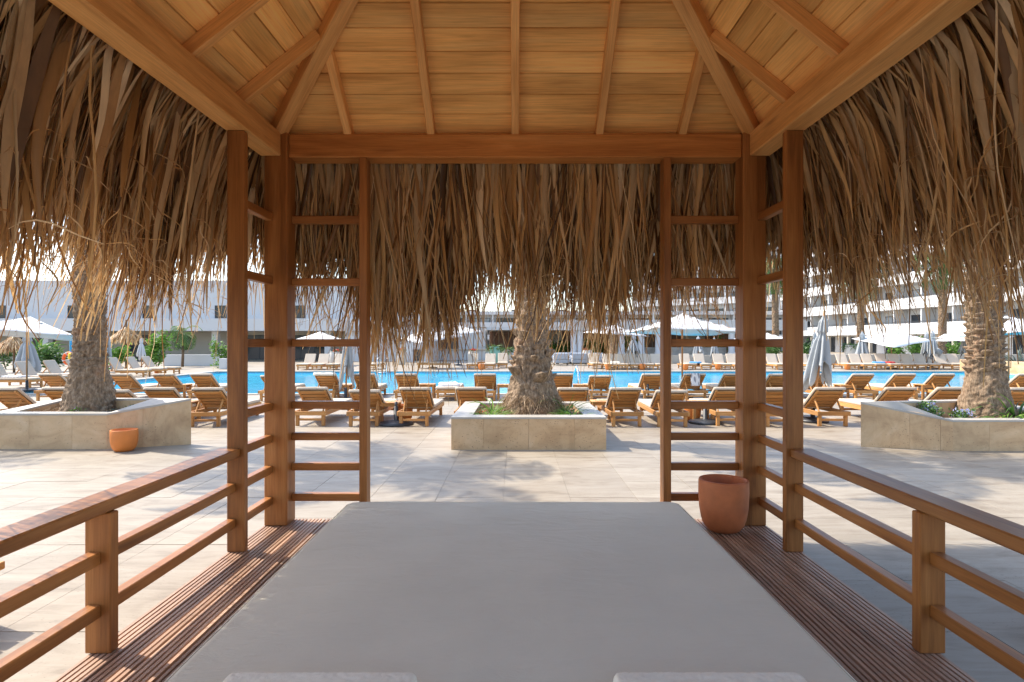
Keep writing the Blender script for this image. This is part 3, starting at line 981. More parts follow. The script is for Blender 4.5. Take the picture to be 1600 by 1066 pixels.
# ------------------------------------------------------------------ palms
def trunk_mesh(H, r0, flare, style, seed, lean=(0, 0), nth=88, nz=230):
    rg = random.Random(seed)
    V, Tn = [], []
    cols = {'scaly': 6, 'rough': 4, 'chunky': 5}[style]; pitch = {'scaly': 0.095, 'rough': 0.07, 'chunky': 0.15}[style]
    for k in range(nz + 1):
        t = (k / nz) ** 1.35
        z = H * t
        for j in range(nth):
            th = 2 * math.pi * j / nth
            cx, cy = math.cos(th), math.sin(th)
            fl = {'scaly': math.exp(-(z / 0.55) ** 1.5), 'rough': math.exp(-(z / 0.62) ** 1.6), 'chunky': math.exp(-z / 0.95)}[style]
            r = r0 * (1 - 0.06 * t) + flare * fl
            n1 = mnoise.noise(Vector((cx * 1.3, cy * 1.3, z * 1.1 + seed)))
            n2 = mnoise.noise(Vector((cx * 3.0, cy * 3.0, z * 3.5 + seed * 2)))
            n3 = mnoise.noise(Vector((cx * 5, cy * 5, z * 15 + seed * 3)))
            n4 = mnoise.noise(Vector((cx * 24, cy * 24, z * 24 + seed * 5)))
            # old leaf bases: overlapping upturned lips, wider than tall, ragged
            row = z / pitch + 0.55 * n2 + 0.25 * n3
            ri = math.floor(row)
            c = th / (2 * math.pi) * cols + 0.37 * ri + 0.25 * n2
            fu = abs((c % 1.0) - 0.5) * 2; fv = row - ri
            lip = (1 - fu ** 3.0) * (fv ** 1.3 if fv < 0.86 else 0.82 * (1 - fv) / 0.14)
            w = {'scaly': 0.45, 'rough': 0.65, 'chunky': 0.6}[style]
            fade = min(1, max(0, (z - {'scaly': 0.75, 'rough': 0.55, 'chunky': 0.30}[style]) / 0.35))
            hv = 0.45 + 1.1 * abs(mnoise.noise(Vector((ri * 1.7 + .3, math.floor(c) * 2.3 + .7, seed + .5))))
            d = 0.10 * n1 * r0 + 0.13 * r0 * n2 + 0.022 * n3 + 0.020 * n4
            d += w * fade * 0.10 * (lip - 0.35) * hv
            if style == 'chunky':
                d += 0.055 * max(0, n2 + 0.1) * (1 - fade * 0.5)
            r2 = r + d
            px = lean[0] * (t ** 1.0) * H; py = lean[1] * t * H
            V.append((px + r2 * cx, py + r2 * cy, z))
            Tn.append(max(0, min(1, 0.5 + (d - 0.10 * n1 * r0 - 0.08 * r0 * n2) * 11)))  # low in the hollows, drives the painted shade of the bark
    Fc = []
    for k in range(nz):
        for j in range(nth):
            j2 = (j + 1) % nth
            Fc.append((k * nth + j, k * nth + j2, (k + 1) * nth + j2, (k + 1) * nth + j))
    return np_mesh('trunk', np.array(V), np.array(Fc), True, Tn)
def crown_mesh(nf, Lf, seed, droop=1.0, nl=46, lw=0.035):
    rg = np.random.default_rng(seed)
    VV, QQ, TT = [], [], []
    off = 0
    for f in range(nf):
        az = f * 2.39996 + rg.uniform(-.2, .2)
        el = R(rg.uniform(-25, 75)) if nf > 12 else R(rg.uniform(5, 70))
        out = np.array([math.cos(az), math.sin(az), 0]); up = np.array([0, 0, 1.0]); tan = np.cross(up, out)
        L = Lf * rg.uniform(0.85, 1.1)
        n = 14
        pts, dirs = [], []
        p = np.zeros(3)
        for k in range(n + 1):
            t = k / n
            a = el - droop * (1.15 * t + 0.75 * t * t)
            d = math.cos(a) * out + math.sin(a) * up
            if k: p = p + d * L / n
            pts.append(p.copy()); dirs.append(d)
        tint = rg.uniform(0, 1)
        # rachis as a thin strip prism
        for k in range(n + 1):
            w = 0.028 * (1 - 0.85 * k / n)
            nn = np.cross(dirs[k], tan)
            for c in (-tan * w, nn * w * 0.7, tan * w): VV.append(pts[k] + c); TT.append(tint)
        for k in range(n):
            a = off + k * 3
            for u, v in ((0, 1), (1, 2), (2, 0)):
                QQ.append((a + u, a + v, a + 3 + v, a + 3 + u))
        off += (n + 1) * 3
        for i in range(nl):
            t = 0.14 + 0.86 * i / nl
            k = min(n - 1, int(t * n)); fr = t * n - k
            b = pts[k] * (1 - fr) + pts[k + 1] * fr
            d = dirs[k]
            ll = 0.52 * Lf / 2.6 * math.sin(math.pi * min(0.97, 0.12 + 0.86 * t)) ** 0.6 + 0.05
            for s in (-1, 1):
                ld = d * 0.62 + tan * s * 0.85 + np.cross(tan, d) * rg.uniform(.04, .18) - up * rg.uniform(0.1, 0.45)
                ld /= np.linalg.norm(ld)
                sd = np.cross(ld, np.cross(d, tan)); sd /= np.linalg.norm(sd)
                w = lw * Lf / 2.6
                m = b + ld * ll * 0.45
                VV += [b, m - sd * w / 2, b + ld * ll - up * 0.03, m + sd * w / 2]
                TT += [tint * 0.6 + rg.uniform(0, .4)] * 4
                QQ.append((off, off + 1, off + 2, off + 3)); off += 4
    return np_mesh('crown', np.array(VV), np.array(QQ), False, TT)
crown_big = crown_mesh(34, 2.7, 5); crown_big.materials.append(M('green_leaf'))
PALM_H = 6.6
trunks = {}
def palm(x, y, z, key, H, r0, flare, style, seed, lean, label, crown=crown_big, csc=1.0, group='palms on the terrace', rz=0.0, sc=1.0):
    t = empty('palm_tree', (x, y, z), rz, label, 'palm tree', group)
    if key not in trunks:
        trunks[key] = trunk_mesh(H, r0, flare, style, seed, lean)
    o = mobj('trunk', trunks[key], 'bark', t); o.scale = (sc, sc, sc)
    c = mobj('crown', crown, 'green_leaf', t, loc=(lean[0] * H * sc, lean[1] * H * sc, H * sc - 0.12)); c.scale = (csc,) * 3
    return t
pl = palm(PX(139, 10.0), 10.0, 0.40, 'l', PALM_H, 0.225, 0.19, 'rough', 3, (0.008, 0), 'palm with a rough grey brown trunk in the left planter')
pc = palm(PX(832, 10.35), 10.35, 0.36, 'c', PALM_H, 0.185, 0.335, 'chunky', 8, (-0.014, 0), 'thick palm with a flared fibrous base in the middle planter', rz=0.0)
pr = palm(PX(1540, 10.05), 10.05, 0.33, 'r', PALM_H, 0.24, 0.18, 'scaly', 14, (-0.012, 0), 'palm with a scaly ringed trunk in the right planter')
palm(-14.2, 10.3, 0.38, 'l', PALM_H, 0.225, 0.19, 'rough', 3, (0.008, 0), 'palm in the planter beyond the left edge of the terrace', rz=1.3)
# cut leaf bases standing out of the trunks, each its own piece
def stub_mesh(w, h, p, seed):
    rg = random.Random(seed)
    V, Fc = [], []
    nxs = 6
    for i in range(nxs + 1):
        u = 2 * i / nxs - 1
        e = math.sqrt(max(0.0, 1 - u * u)); jt = rg.uniform(-.1, .1)
        x = u * w / 2
        bow = -0.30 * w * u * u * 0.5
        V += [(bow - 0.03, x, h * 0.12 * (1 - e)), (bow + p * 0.25 * e, x * .98, h * 0.30), (bow + p * (0.75 * e + .1), x * .92, h * (0.70 + .1 * jt)),
              (bow + p * (1.0 * e + 0.05), x * .86, h * (0.93 + 0.15 * jt) * (0.75 + 0.25 * e)), (bow + p * (.55 * e), x * .80, h * (1.0 + .15 * jt) * (0.75 + 0.25 * e)), (bow - 0.045, x * .8, h * (.86 + .1 * jt))]
    m = 6
    for i in range(nxs):
        for k in range(m - 1):
            a = i * m + k
            Fc.append((a, a + m, a + m + 1, a + 1))
    return py_mesh('stub', V, Fc, False, [rg.uniform(.45, .8) for _ in V])
def add_stubs(palm_o, r0, flare, flf, lean, z0, z1, pitch, cols, w, h, p, seed, H):
    rg = random.Random(seed)
    ms = [stub_mesh(w * k, h * k, p * k, seed + i) for i, k in enumerate((0.8, 0.95, 1.1, 1.25))]
    for m in ms: m.materials.append(M('bark'))
    z = z0; row = 0
    while z < z1:
        for c in range(cols):
            a = 2 * math.pi * (c + 0.37 * row + rg.uniform(-.14, .14)) / cols
            zz = z + rg.uniform(-.35, .35) * pitch
            r = r0 * (1 - 0.06 * (zz / H)) + flare * flf(zz) - 0.005
            if rg.random() < 0.06: continue
            o = mobj('leaf_base', ms[rg.randrange(4)], 'bark', palm_o)
            o.location = (lean * zz + r * math.cos(a), r * math.sin(a), zz)
            o.rotation_euler = (rg.uniform(-.12, .12), rg.uniform(-.05, .22), a)
        z += pitch; row += 1
add_stubs(pr, 0.24, 0.18, lambda z: math.exp(-(z / 0.55) ** 1.5), -0.012, 0.80, 3.1, 0.088, 6, 0.20, 0.10, 0.058, 5, PALM_H)
add_stubs(pc, 0.185, 0.335, lambda z: math.exp(-z / 0.95), -0.014, 0.62, 3.0, 0.17, 5, 0.24, 0.18, 0.075, 9, PALM_H)
# fibrous roots round the foot of the middle palm
N = 2600
an = nr.uniform(0, 6.28, N); zz = nr.uniform(0.02, 0.42, N)
rr = 0.185 + 0.335 * np.exp(-zz / 0.95) + nr.uniform(-0.02, 0.05, N)
rt = np.stack([rr * np.cos(an), rr * np.sin(an), zz], 1)
out = np.stack([np.cos(an), np.sin(an), np.zeros(N)], 1)
V, Q, per = blade_set(rt, out, nr.uniform(.06, .24, N), nr.uniform(.004, .010, N), nr.uniform(R(5), R(80), N), nr.uniform(.1, .4, N), nr.normal(0, .5, N), nr.normal(0, 1, N), np.full(N, .1), 3, .4, .2)
tag(mobj('root_fibre', np_mesh('roots', V, Q, True, np.repeat(nr.uniform(0, 1, N), per)), 'straw', pc), kind='stuff')

# ------------------------------------------------------------------ small plants
def tuft_mesh(seed, n, h, spread, w, a_lo=10, a_hi=80, curl=0.8, nseg=6):
    g = np.random.default_rng(seed)
    an = g.uniform(0, 6.28, n)
    r = g.uniform(0, spread, n)
    rt = np.stack([r * np.cos(an), r * np.sin(an), np.zeros(n)], 1)
    out = np.stack([np.cos(an), np.sin(an), np.zeros(n)], 1)
    L = h * g.uniform(.5, 1.1, n)
    V, Q, per = blade_set(rt, out, L, np.full(n, w) * g.uniform(.6, 1.3, n), -g.uniform(R(a_lo), R(a_hi), n), L * g.uniform(.6, 2.5, n) * curl, g.normal(0, .3, n), g.normal(0, .6, n), np.full(n, .15), nseg, .1, .1)
    return np_mesh('tuft', V, Q, True, np.repeat(g.uniform(0, 1, n), per))
def leafcloud(seed, n, rx, ry, rz, leaf, clumps=14, flat=0.3):
    g = np.random.default_rng(seed)
    cc = g.normal(0, 1, (clumps, 3)); cc /= np.linalg.norm(cc, axis=1, keepdims=True); cc *= g.uniform(.25, .85, (clumps, 1))
    ci = g.integers(0, clumps, n)
    p = cc[ci] + g.normal(0, .20, (n, 3))
    p[:, 2] = np.clip(p[:, 2], -0.98, 1.3)
    p = p * np.array([rx, ry, rz]) + np.array([0, 0, rz])
    d = g.normal(0, 1, (n, 3)); d[:, 2] = d[:, 2] * flat + 0.1
    d /= np.linalg.norm(d, axis=1, keepdims=True)
    s = np.cross(d, g.normal(0, 1, (n, 3))); s /= np.linalg.norm(s, axis=1, keepdims=True)
    l = leaf * g.uniform(.6, 1.3, (n, 1))
    V = np.stack([p, p + d * l * .5 - s * l * .25, p + d * l, p + d * l * .5 + s * l * .25], 1).reshape(-1, 3)
    Q = np.arange(n * 4).reshape(-1, 4)
    tint = np.repeat(np.clip(g.uniform(0, 1, n) * .5 + (g.uniform(0, 1, clumps)[ci]) * .5, 0, 1), 4)
    return np_mesh('leaves', V, Q, False, tint)
def shrub(name, x, y, z, rx, rz_, n, leaf, mat, seed, label, cat='shrub', group=None, stem=True, flower=None):
    t = empty(name, (x, y, z), 0, label, cat, group)
    mobj('foliage', leafcloud(seed, n, rx, rx, rz_, leaf), mat, t)
    if stem:
        rg = random.Random(seed)
        for q in range(3):
            a = rg.uniform(0, 6.28)
            mobj('stem', tube_mesh('stem', [(0.02 * math.cos(a), 0.02 * math.sin(a), -0.05), (rx * .2 * math.cos(a), rx * .2 * math.sin(a), rz_ * .6), (rx * .45 * math.cos(a), rx * .45 * math.sin(a), rz_ * 1.5)], 0.03 * rz_, 6, 0.008 * rz_), 'branch', t)
    if flower:
        mobj('blossom', leafcloud(seed + 50, max(30, n // 4), rx * 1.02, rx * 1.02, rz_ * 1.05, leaf * 0.8, 10, 1.0), flower, t)
    return t
def tuft(x, y, z, seed, n, h, spread, w, mat, label, cat='plant', group='plants in the planters', lo=10, hi=80):
    t = mobj('tuft_plant', tuft_mesh(seed, n, h, spread, w, lo, hi), mat, loc=(x, y, z))
    return tag(t, label, cat, group)
tuft(PX(768, 9.75), 9.75, 0.40, 1, 420, 0.36, 0.18, 0.010, 'bright_leaf', 'feathery green tuft at the left end of the middle planter')
tuft(PX(893, 9.75), 9.75, 0.40, 2, 420, 0.36, 0.14, 0.011, 'bright_leaf', 'feathery green tuft at the right end of the middle planter')
tuft(PX(769, 10.2), 10.2, 0.40, 3, 40, 0.62, 0.04, 0.016, 'bright_leaf', 'tall thin green sprig left of the palm in the middle planter', lo=70, hi=88)
tuft(PX(884, 10.2), 10.2, 0.40, 4, 44, 0.72, 0.04, 0.016, 'bright_leaf', 'tall thin green sprig right of the palm in the middle planter', lo=70, hi=88)
shrub('flower_plant', PX(752, 9.7), 9.7, 0.42, 0.07, 0.07, 60, 0.035, 'green_leaf', 5, 'tiny plant with red blossom in the middle planter', 'plant', stem=False, flower='red_flower')
shrub('flower_plant', PX(124, 9.62), 9.62, 0.48, 0.12, 0.06, 120, 0.04, 'bright_leaf', 6, 'pale blue flowers in front of the left palm trunk', 'plant', stem=False, flower='blue_flower')
shrub('flower_plant', PX(212, 9.85), 9.85, 0.52, 0.13, 0.06, 130, 0.04, 'green_leaf', 7, 'pale blue flowers beside the angled rim of the left planter', 'plant', stem=False, flower='blue_flower')
tuft(PX(188, 10.05), 10.05, 0.47, 8, 70, 0.22, 0.07, 0.03, 'grey_leaf', 'grey green succulent right of the left palm trunk', lo=20, hi=80)
tuft(PX(35, 9.7), 9.7, 0.47, 9, 90, 0.13, 0.12, 0.02, 'bright_leaf', 'low green plant near the left edge in the left planter')
shrub('flower_plant', PX(1447, 9.72), 9.72, 0.40, 0.24, 0.14, 420, 0.06, 'green_leaf', 10, 'clump of blue flowers by the slanted rim of the right planter', 'plant', stem=False, flower='blue_flower')
shrub('flower_plant', PX(1506, 9.5), 9.5, 0.38, 0.17, 0.12, 300, 0.055, 'green_leaf', 11, 'small clump of blue flowers in front of the right palm trunk', 'plant', stem=False, flower='blue_flower')
tuft(PX(1572, 9.55), 9.55, 0.37, 12, 110, 0.42, 0.14, 0.04, 'bright_leaf', 'green fern at the foot of the right palm trunk')
tuft(PX(1588, 9.7), 9.7, 0.37, 13, 46, 0.85, 0.06, 0.035, 'green_leaf', 'tall leafy stems at the right edge in the right planter', lo=65, hi=88)

# ------------------------------------------------------------------ sun loungers
LW = 0.64; LL = 1.98
def cushion(name, L, W, T_, seed):
    return pillow_mesh(name, W, L, T_, T_ * 0.42, 9, 15, 0.004, 4.0, 0.03, seed)
CUSH_SEAT = cushion('seat_cushion', 1.36, LW - 0.02, 0.065, 1)
CUSH_BACK = cushion('back_cushion', 0.66, LW - 0.02, 0.065, 2)
def make_lounger(raise_deg):
    """lies along +y: head end at y=0 (nearest), foot end at y=LL"""
    t = empty('sun_lounger')
    h = 0.29; hh = 0.085
    for s in (-1, 1):
        blk('side_rail', (min(s * LW / 2, s * (LW / 2 - .035)), 0, h - hh), (max(s * LW / 2, s * (LW / 2 - .035)), LL, h), 'teak', t)
        for y in (0.04, LL - 0.11):
            blk('leg', (min(s * (LW / 2 - .036), s * (LW / 2 - .1)), y, 0), (max(s * (LW / 2 - .036), s * (LW / 2 - .1)), y + .06, h - 0.006), 'teak', t)
    for y in (0.0, LL - 0.035):
        blk('end_rail', (-LW / 2 + .0355, y, h - hh + .002), (LW / 2 - .0355, y + 0.035, h - .002), 'teak', t)
    for y in (0.055, LL - 0.095):
        blk('stretcher', (-LW / 2 + .101, y, 0.10), (LW / 2 - .101, y + 0.03, 0.145), 'teak', t)
    for i in range(8):
        y = 0.70 + i * 0.155
        blk('seat_slat', (-LW / 2 + .0355, y, h - .028), (LW / 2 - .0355, y + 0.09, h - .004), 'teak', t)
    a = R(raise_deg)
    hy, hz = 0.63, h + 0.012
    dy, dz = -math.cos(a), math.sin(a)
    Lb = 0.63
    ux = (0, -dz * -1 if False else math.sin(a), math.cos(a))   # normal of the back, facing up and forward
    P = lambda u, lift: (0, hy + dy * u + ux[1] * lift, hz + dz * u + ux[2] * lift)
    for s in (-1, 1):
        p0 = P(0, 0); p1 = P(Lb, 0)
        bar('back_stile', (s * (LW / 2 - .065), p0[1], p0[2]), (s * (LW / 2 - .065), p1[1], p1[2]), 0.04, 0.032, 'teak', t, ux)
    for i in range(5):
        u = 0.068 + i * 0.123
        p0 = P(u - .05, 0.0); p1 = P(u + .05, 0.0)
        c = P(u, 0.0)
        if raise_deg < 3 and i > 10: continue
        bar('back_slat', (-LW / 2 + .0855, c[1], c[2]), (LW / 2 - .0855, c[1], c[2]), 0.088, 0.022, 'teak', t, ux)
    if raise_deg > 10:
        for s in (-1, 1):
            p0 = P(0.36, -0.02)
            bar('prop', (s * (LW / 2 - .10), p0[1], p0[2]), (s * (LW / 2 - .10), 0.14, h - 0.03), 0.022, 0.04, 'teak', t, (0, 1, 1))
    m = Matrix.Translation((0, LL - 0.68 - 0.002, h + 0.002))
    mobj('seat_cushion', CUSH_SEAT, 'cushion_cream', t, m)
    yv = Vector((0, dy, dz)); zv = Vector(ux); xv = yv.cross(zv)
    m = Matrix((xv, yv, zv)).transposed().to_4x4(); m.translation = Vector(P(0.325, 0.018))
    mobj('back_cushion', CUSH_BACK, 'cushion_cream', t, m)
    index_children(t)
    return t
PROTO = {}
for key, deg in (('up', 37), ('low', 32), ('high', 58), ('flat', 0.0)):
    PROTO[key] = make_lounger(deg)
USED = set()
def lounger(kind, x, y, rz, label, group):
    p = PROTO[kind]
    if kind not in USED:
        USED.add(kind); o = p
    else:
        o = copy_tree(p)
    o.location = (x, y, 0); o.rotation_euler = (0, 0, rz)
    tag(o, label, 'sun lounger', group)
    return o
Y1, Y2 = 11.7, 16.7
def dr(i): return random.uniform(-.025, .025)
row1 = [5, 84, 178, 247, 325, 484, 569, 647, 735, 895, 978, 1048, 1142, 1216, 1300, 1412, 1495, 1600]
lbl1 = ['wooden sun lounger at the left edge, nearest row, behind the left planter', 'wooden sun lounger just left of the left palm trunk, nearest row', 'wooden sun lounger just right of the left palm trunk, nearest row',
        'wooden sun lounger behind the right corner of the left planter, nearest row', 'wooden sun lounger on the paving beside the left planter, nearest row',
        'wooden sun lounger behind the left ladder of the gazebo, nearest row', 'wooden sun lounger behind the left inner post, nearest row', 'wooden sun lounger beside the black base, nearest row, left of the middle planter',
        'wooden sun lounger behind the left end of the middle planter, nearest row', 'wooden sun lounger behind the right end of the middle planter, nearest row', 'wooden sun lounger just right of the middle planter, nearest row',
        'wooden sun lounger behind the right inner post, nearest row', 'wooden sun lounger behind the right ladder of the gazebo, nearest row', 'wooden sun lounger between the two right gazebo posts, nearest row',
        'wooden sun lounger beside the closed grey umbrella, nearest row', 'wooden sun lounger behind the slanted rim of the right planter, nearest row', 'wooden sun lounger just left of the right palm trunk, nearest row', 'wooden sun lounger at the right edge behind the ferns, nearest row']
for i, (px, lb) in enumerate(zip(row1, lbl1)):
    lounger('low' if i in (2, 6, 11) else 'up', PX(px, Y1 + .1), Y1 + random.uniform(-.08, .08), dr(i), lb, 'nearest row of loungers')
row2 = [75, 187, 254, 312, 425, 506, 567, 634, 698, 758, 879, 938, 1021, 1088, 1150, 1218, 1285, 1349, 1417, 1477, 1610]
lbl2 = ['left of the left palm trunk', 'just right of the left palm trunk', 'in front of the left end of the water', 'left of the left side post', 'between the left gazebo posts', 'with a white towel over its back', 'behind the left inner post',
        'left of the flat one', 'laid flat with a crumpled towel on it', 'left of the middle palm trunk', 'right of the middle palm trunk, behind the sprig', 'two to the right of the middle palm trunk', 'behind the right inner post', 'with a striped towel over its back',
        'left of the right corner post', 'between the right gazebo posts', 'behind the closed grey umbrella', 'right of the closed grey umbrella', 'second to the left of the right palm trunk', 'next to the right palm trunk on its left', 'at the right edge of the water']
LOC2 = {}
for i, (px, lb) in enumerate(zip(row2, lbl2)):
    y = Y2 + random.uniform(-.1, .1)
    o = lounger('flat' if px == 698 else ('low' if i in (4, 11) else 'up'), PX(px, Y2 + .1), y, dr(i), 'poolside wooden lounger ' + lb, 'loungers along the near pool edge')
    LOC2[px] = o
# left side of the pool, facing right
lft = [(-18.9, 21.6), (-18.9, 22.9), (-18.9, 24.2), (-18.9, 25.4), (-18.9, 28.0), (-18.9, 29.3), (-18.9, 30.5)]
for i, (x, y) in enumerate(lft):
    lounger('high', x, y, R(-90) + dr(i), 'sideways sun lounger on the left side of the pool, %s from the front' % ORD[i], 'loungers on the left side of the pool')
# far side of the pool, facing the camera
far = [(478, 35.3), (500, 35.3), (525, 35.3), (586, 35.6), (648, 35.8), (738, 36.0), (766, 36.0), (782, 37.6), (930, 36.6), (938, 35.6), (962, 35.6), (985, 35.8), (1010, 35.6), (1026, 35.6), (1075, 35.8), (1098, 35.6), (1128, 35.6), (1150, 35.6),
       (1213, 35.6), (1232, 35.6), (1262, 35.6), (1325, 35.6), (1346, 35.6), (1365, 35.6), (1388, 35.6), (1408, 35.6), (1428, 35.6), (1448, 35.6), (1482, 35.6), (1502, 35.6)]
last = -1e9; n = 0
for i, (px, d) in enumerate(far):
    x = PX(px, d)
    if x - last < 0.70: x = last + 0.70
    last = x
    flat = px in (586, 648)
    lounger('flat' if flat else 'high', x, d + 1.2, R(180) + (R(90) if px == 648 else 0) + dr(i),
            'distant cream sun lounger in the row across the pool, %s from the left' % ORD[i], 'far row of loungers')

# towels on loungers
def drape_mesh(w, over_f, over_b, th, seed):
    """a towel laid over an edge along x: hangs down -y and +y sides"""
    V, Fc = [], []
    nx, ns = 8, 22
    for k in range(ns + 1):
        s = -over_b + (over_f + over_b) * k / ns
        for i in range(nx + 1):
            x = (i / nx - .5) * w
            wv = 0.012 * math.sin(i * 1.9 + seed) + 0.008 * math.sin(k * .8 + i)
            if s < 0: p = (x + wv, -0.045 - 0.02 * (-s) + wv, 0.03 + s)
            else: p = (x + wv, s * 0.80 - 0.02, 0.045 - s * 0.60 + wv * .4)
            V.append(p)
    for k in range(ns):
        for i in range(nx):
            a = k * (nx + 1) + i
            Fc.append((a, a + 1, a + nx + 2, a + nx + 1))
    me = py_mesh('towel', V, Fc, True)
    bm = bmesh.new(); bm.from_mesh(me)
    bmesh.ops.solidify(bm, geom=list(bm.faces), thickness=th)
    bm.to_mesh(me); bm.free()
    me.polygons.foreach_set('use_smooth', [True] * len(me.polygons))
    return me
o = LOC2[1088]
tag(mobj('towel', drape_mesh(0.26, 0.35, 0.36, 0.008, 1), 'towel_striped', loc=(o.location.x - .02, o.location.y + 0.12, 0.735)), 'grey striped towel hung over the back of a lounger by the pool', 'towel')
o = LOC2[506]
tag(mobj('towel', drape_mesh(0.60, 0.5, 0.07, 0.012, 4), 'towel_cotton', loc=(o.location.x, o.location.y + 0.12, 0.735)), 'white towel wrapped over the top of a lounger by the pool', 'towel')
def crumple(name, lx, ly, lz, seed, mat, loc, rz, label):
    me = pillow_mesh(name, lx, ly, lz, lz * .4, 22, 22, lz * .35, 7.0, 0.08, seed)
    return tag(mobj(name, me, mat, loc=loc, rz=rz), label, 'towel')
o = LOC2[698]
crumple('towel', 0.55, 0.9, 0.09, 3, 'towel_striped', (o.location.x, o.location.y + 0.6, 0.362), 0.2, 'crumpled striped towel on the flat lounger by the pool')
crumple('towel', 0.45, 0.8, 0.06, 6, 'towel_striped', (-17.75, 21.6, 0.357), 1.4, 'striped towel on the front lounger left of the pool')
for i, (px, mat, lb) in enumerate(((962, 'towel_cotton', 'white towel on a lounger beyond the pool, right of the chrome handrail'), (1088, 'towel_blue', 'blue towel on a far lounger behind the right ladder'), (1376, 'towel_blue', 'blue towel on a far lounger right of the closed grey umbrella'), (1392, 'red_paint', 'red towel over a far lounger right of the blue one'))):
    crumple('towel', 0.5, 0.6, 0.08, 20 + i, mat, (PX(px, 35.2), 35.4, 0.36), i * .7, lb)

# ------------------------------------------------------------------ side tables, bins
def make_table(h=0.42, w=0.44):
    t = empty('side_table')
    n = 5; g = 0.006; sw = (w - g * (n - 1)) / n
    for i in range(n):
        x = -w / 2 + i * (sw + g)
        blk('top_slat', (x, -w / 2, h - 0.025), (x + sw, w / 2, h), 'teak', t)
    for s in (-1, 1):
        y = s * (w / 2 - .05)
        blk('apron', (-w / 2 + .066, y - .012, h - .085), (w / 2 - .066, y + .012, h - .0255), 'teak', t)
        for s2 in (-1, 1):
            x = s2 * (w / 2 - .035)
            blk('leg', (x - .03, y - .03, 0), (x + .03, y + .03, h - .0255), 'teak', t)
    index_children(t)
    return t
TB = make_table(); first = True
tables = [(608, 12.35, 'small wooden side table beside the black base left of the middle planter'), (940, 12.6, 'small wooden side table right behind the middle planter'), (1095, 12.5, 'small wooden side table beside the round black base behind the right ladder'),
          (290, 12.5, 'small wooden side table behind the angled left planter'), (536, 17.2, 'small wooden side table by the near pool edge under the closed umbrella'), (668, 17.5, 'small wooden side table by the near pool edge left of the flat lounger'),
          (789, 17.3, 'small wooden side table by the near pool edge left of the middle palm'), (908, 17.3, 'small wooden side table by the near pool edge below the chrome handrail'), (1320, 17.2, 'small wooden side table by the near pool edge right of the grey umbrella'),
          (1446, 17.3, 'small wooden side table by the near pool edge near the right palm'), (283, 17.3, 'small wooden side table by the near pool edge left of the side post'),
          (752, 35.9, 'distant side table between two far loungers left of the middle palm')]
for px, d, lb in tables:
    o = TB if first else copy_tree(TB)
    first = False
    o.location = (PX(px, d), d, 0); tag(o, lb, 'side table', 'wooden side tables')
bin_me = pot_mesh(0.17, 0.34, 0.012, 28)
for px, d, lb in ((632, 12.55, 'orange pot beside the side table left of the middle planter'), (1082, 12.5, 'orange pot behind the right ladder beside the black base'), (752, 34.9, 'distant orange pot between far loungers left of the middle palm'),
                  (950, 34.9, 'distant dark orange pot right of the chrome handrail'), (1004, 34.9, 'distant orange pot left of the right inner post'), (1071, 34.6, 'distant orange pot behind the leaning umbrella pole'),
                  (1122, 34.9, 'distant orange pot behind the right ladder'), (1324, 35.0, 'distant orange pot right of the closed grey umbrella'), (247, 29.9, 'orange pot between loungers left of the pool')):
    tag(mobj('terracotta_pot', bin_me, 'terracotta_orange', loc=(PX(px, d), d, 0)), lb, 'pot', 'orange pots beside the loungers')

# ------------------------------------------------------------------ umbrellas
def base_disc(parent, r=0.30, h=0.07, tube=0.36):
    V, Fc = lathe([(0.001, 0.0), (r, 0.0), (r * 1.0, h * .45), (r * .93, h * .8), (r * .5, h * 1.15), (0.045, h * 1.25), (0.04, tube), (0.026, tube + .005), (0.001, tube)], 32)
    return mobj('base', py_mesh('base', V, Fc, True), 'base_black', parent)
def canopy_mesh(half, rise, sag=0.10, n=10, val=0.0, th=0.01):
    V, Fc = [], []
    for layer in (0, 1):
        for j in range(n + 1):
            for i in range(n + 1):
                u = 2 * i / n - 1; v = 2 * j / n - 1
                m = max(abs(u), abs(v)); mn = min(abs(u), abs(v))
                z = rise * (1 - m) ** 1.12 - sag * m * (1 - (mn / m if m > 0 else 1)) ** 2 * m * 0.0
                # panels sag between the ribs and the edge dips in at mid-side
                rel = (mn / m) if m > 0 else 0
                dip = (1 - abs(2 * rel - 1)) * m * 0.035
                z -= dip + 0.03 * m * m
                k = 1 - 0.035 * m * (1 - rel)
                V.append((u * half * k, v * half * k, z - layer * th))
    N = (n + 1) ** 2
    for j in range(n):
        for i in range(n):
            a = j * (n + 1) + i
            Fc.append((a, a + 1, a + n + 2, a + n + 1)); Fc.append((N + a, N + a + n + 1, N + a + n + 2, N + a + 1))
    edge = [(i, 0) for i in range(n)] + [(n, j) for j in range(n)] + [(i, n) for i in range(n, 0, -1)] + [(0, j) for j in range(n, 0, -1)]
    ei = [j * (n + 1) + i for i, j in edge]
    for a in range(len(ei)):
        b2 = ei[(a + 1) % len(ei)]; c = ei[a]
        Fc.append((c, N + c, N + b2, b2))
    return py_mesh('canopy', V, Fc, True)
CAN = canopy_mesh(1.5, 0.52); VENT = canopy_mesh(0.42, 0.17, n=6)
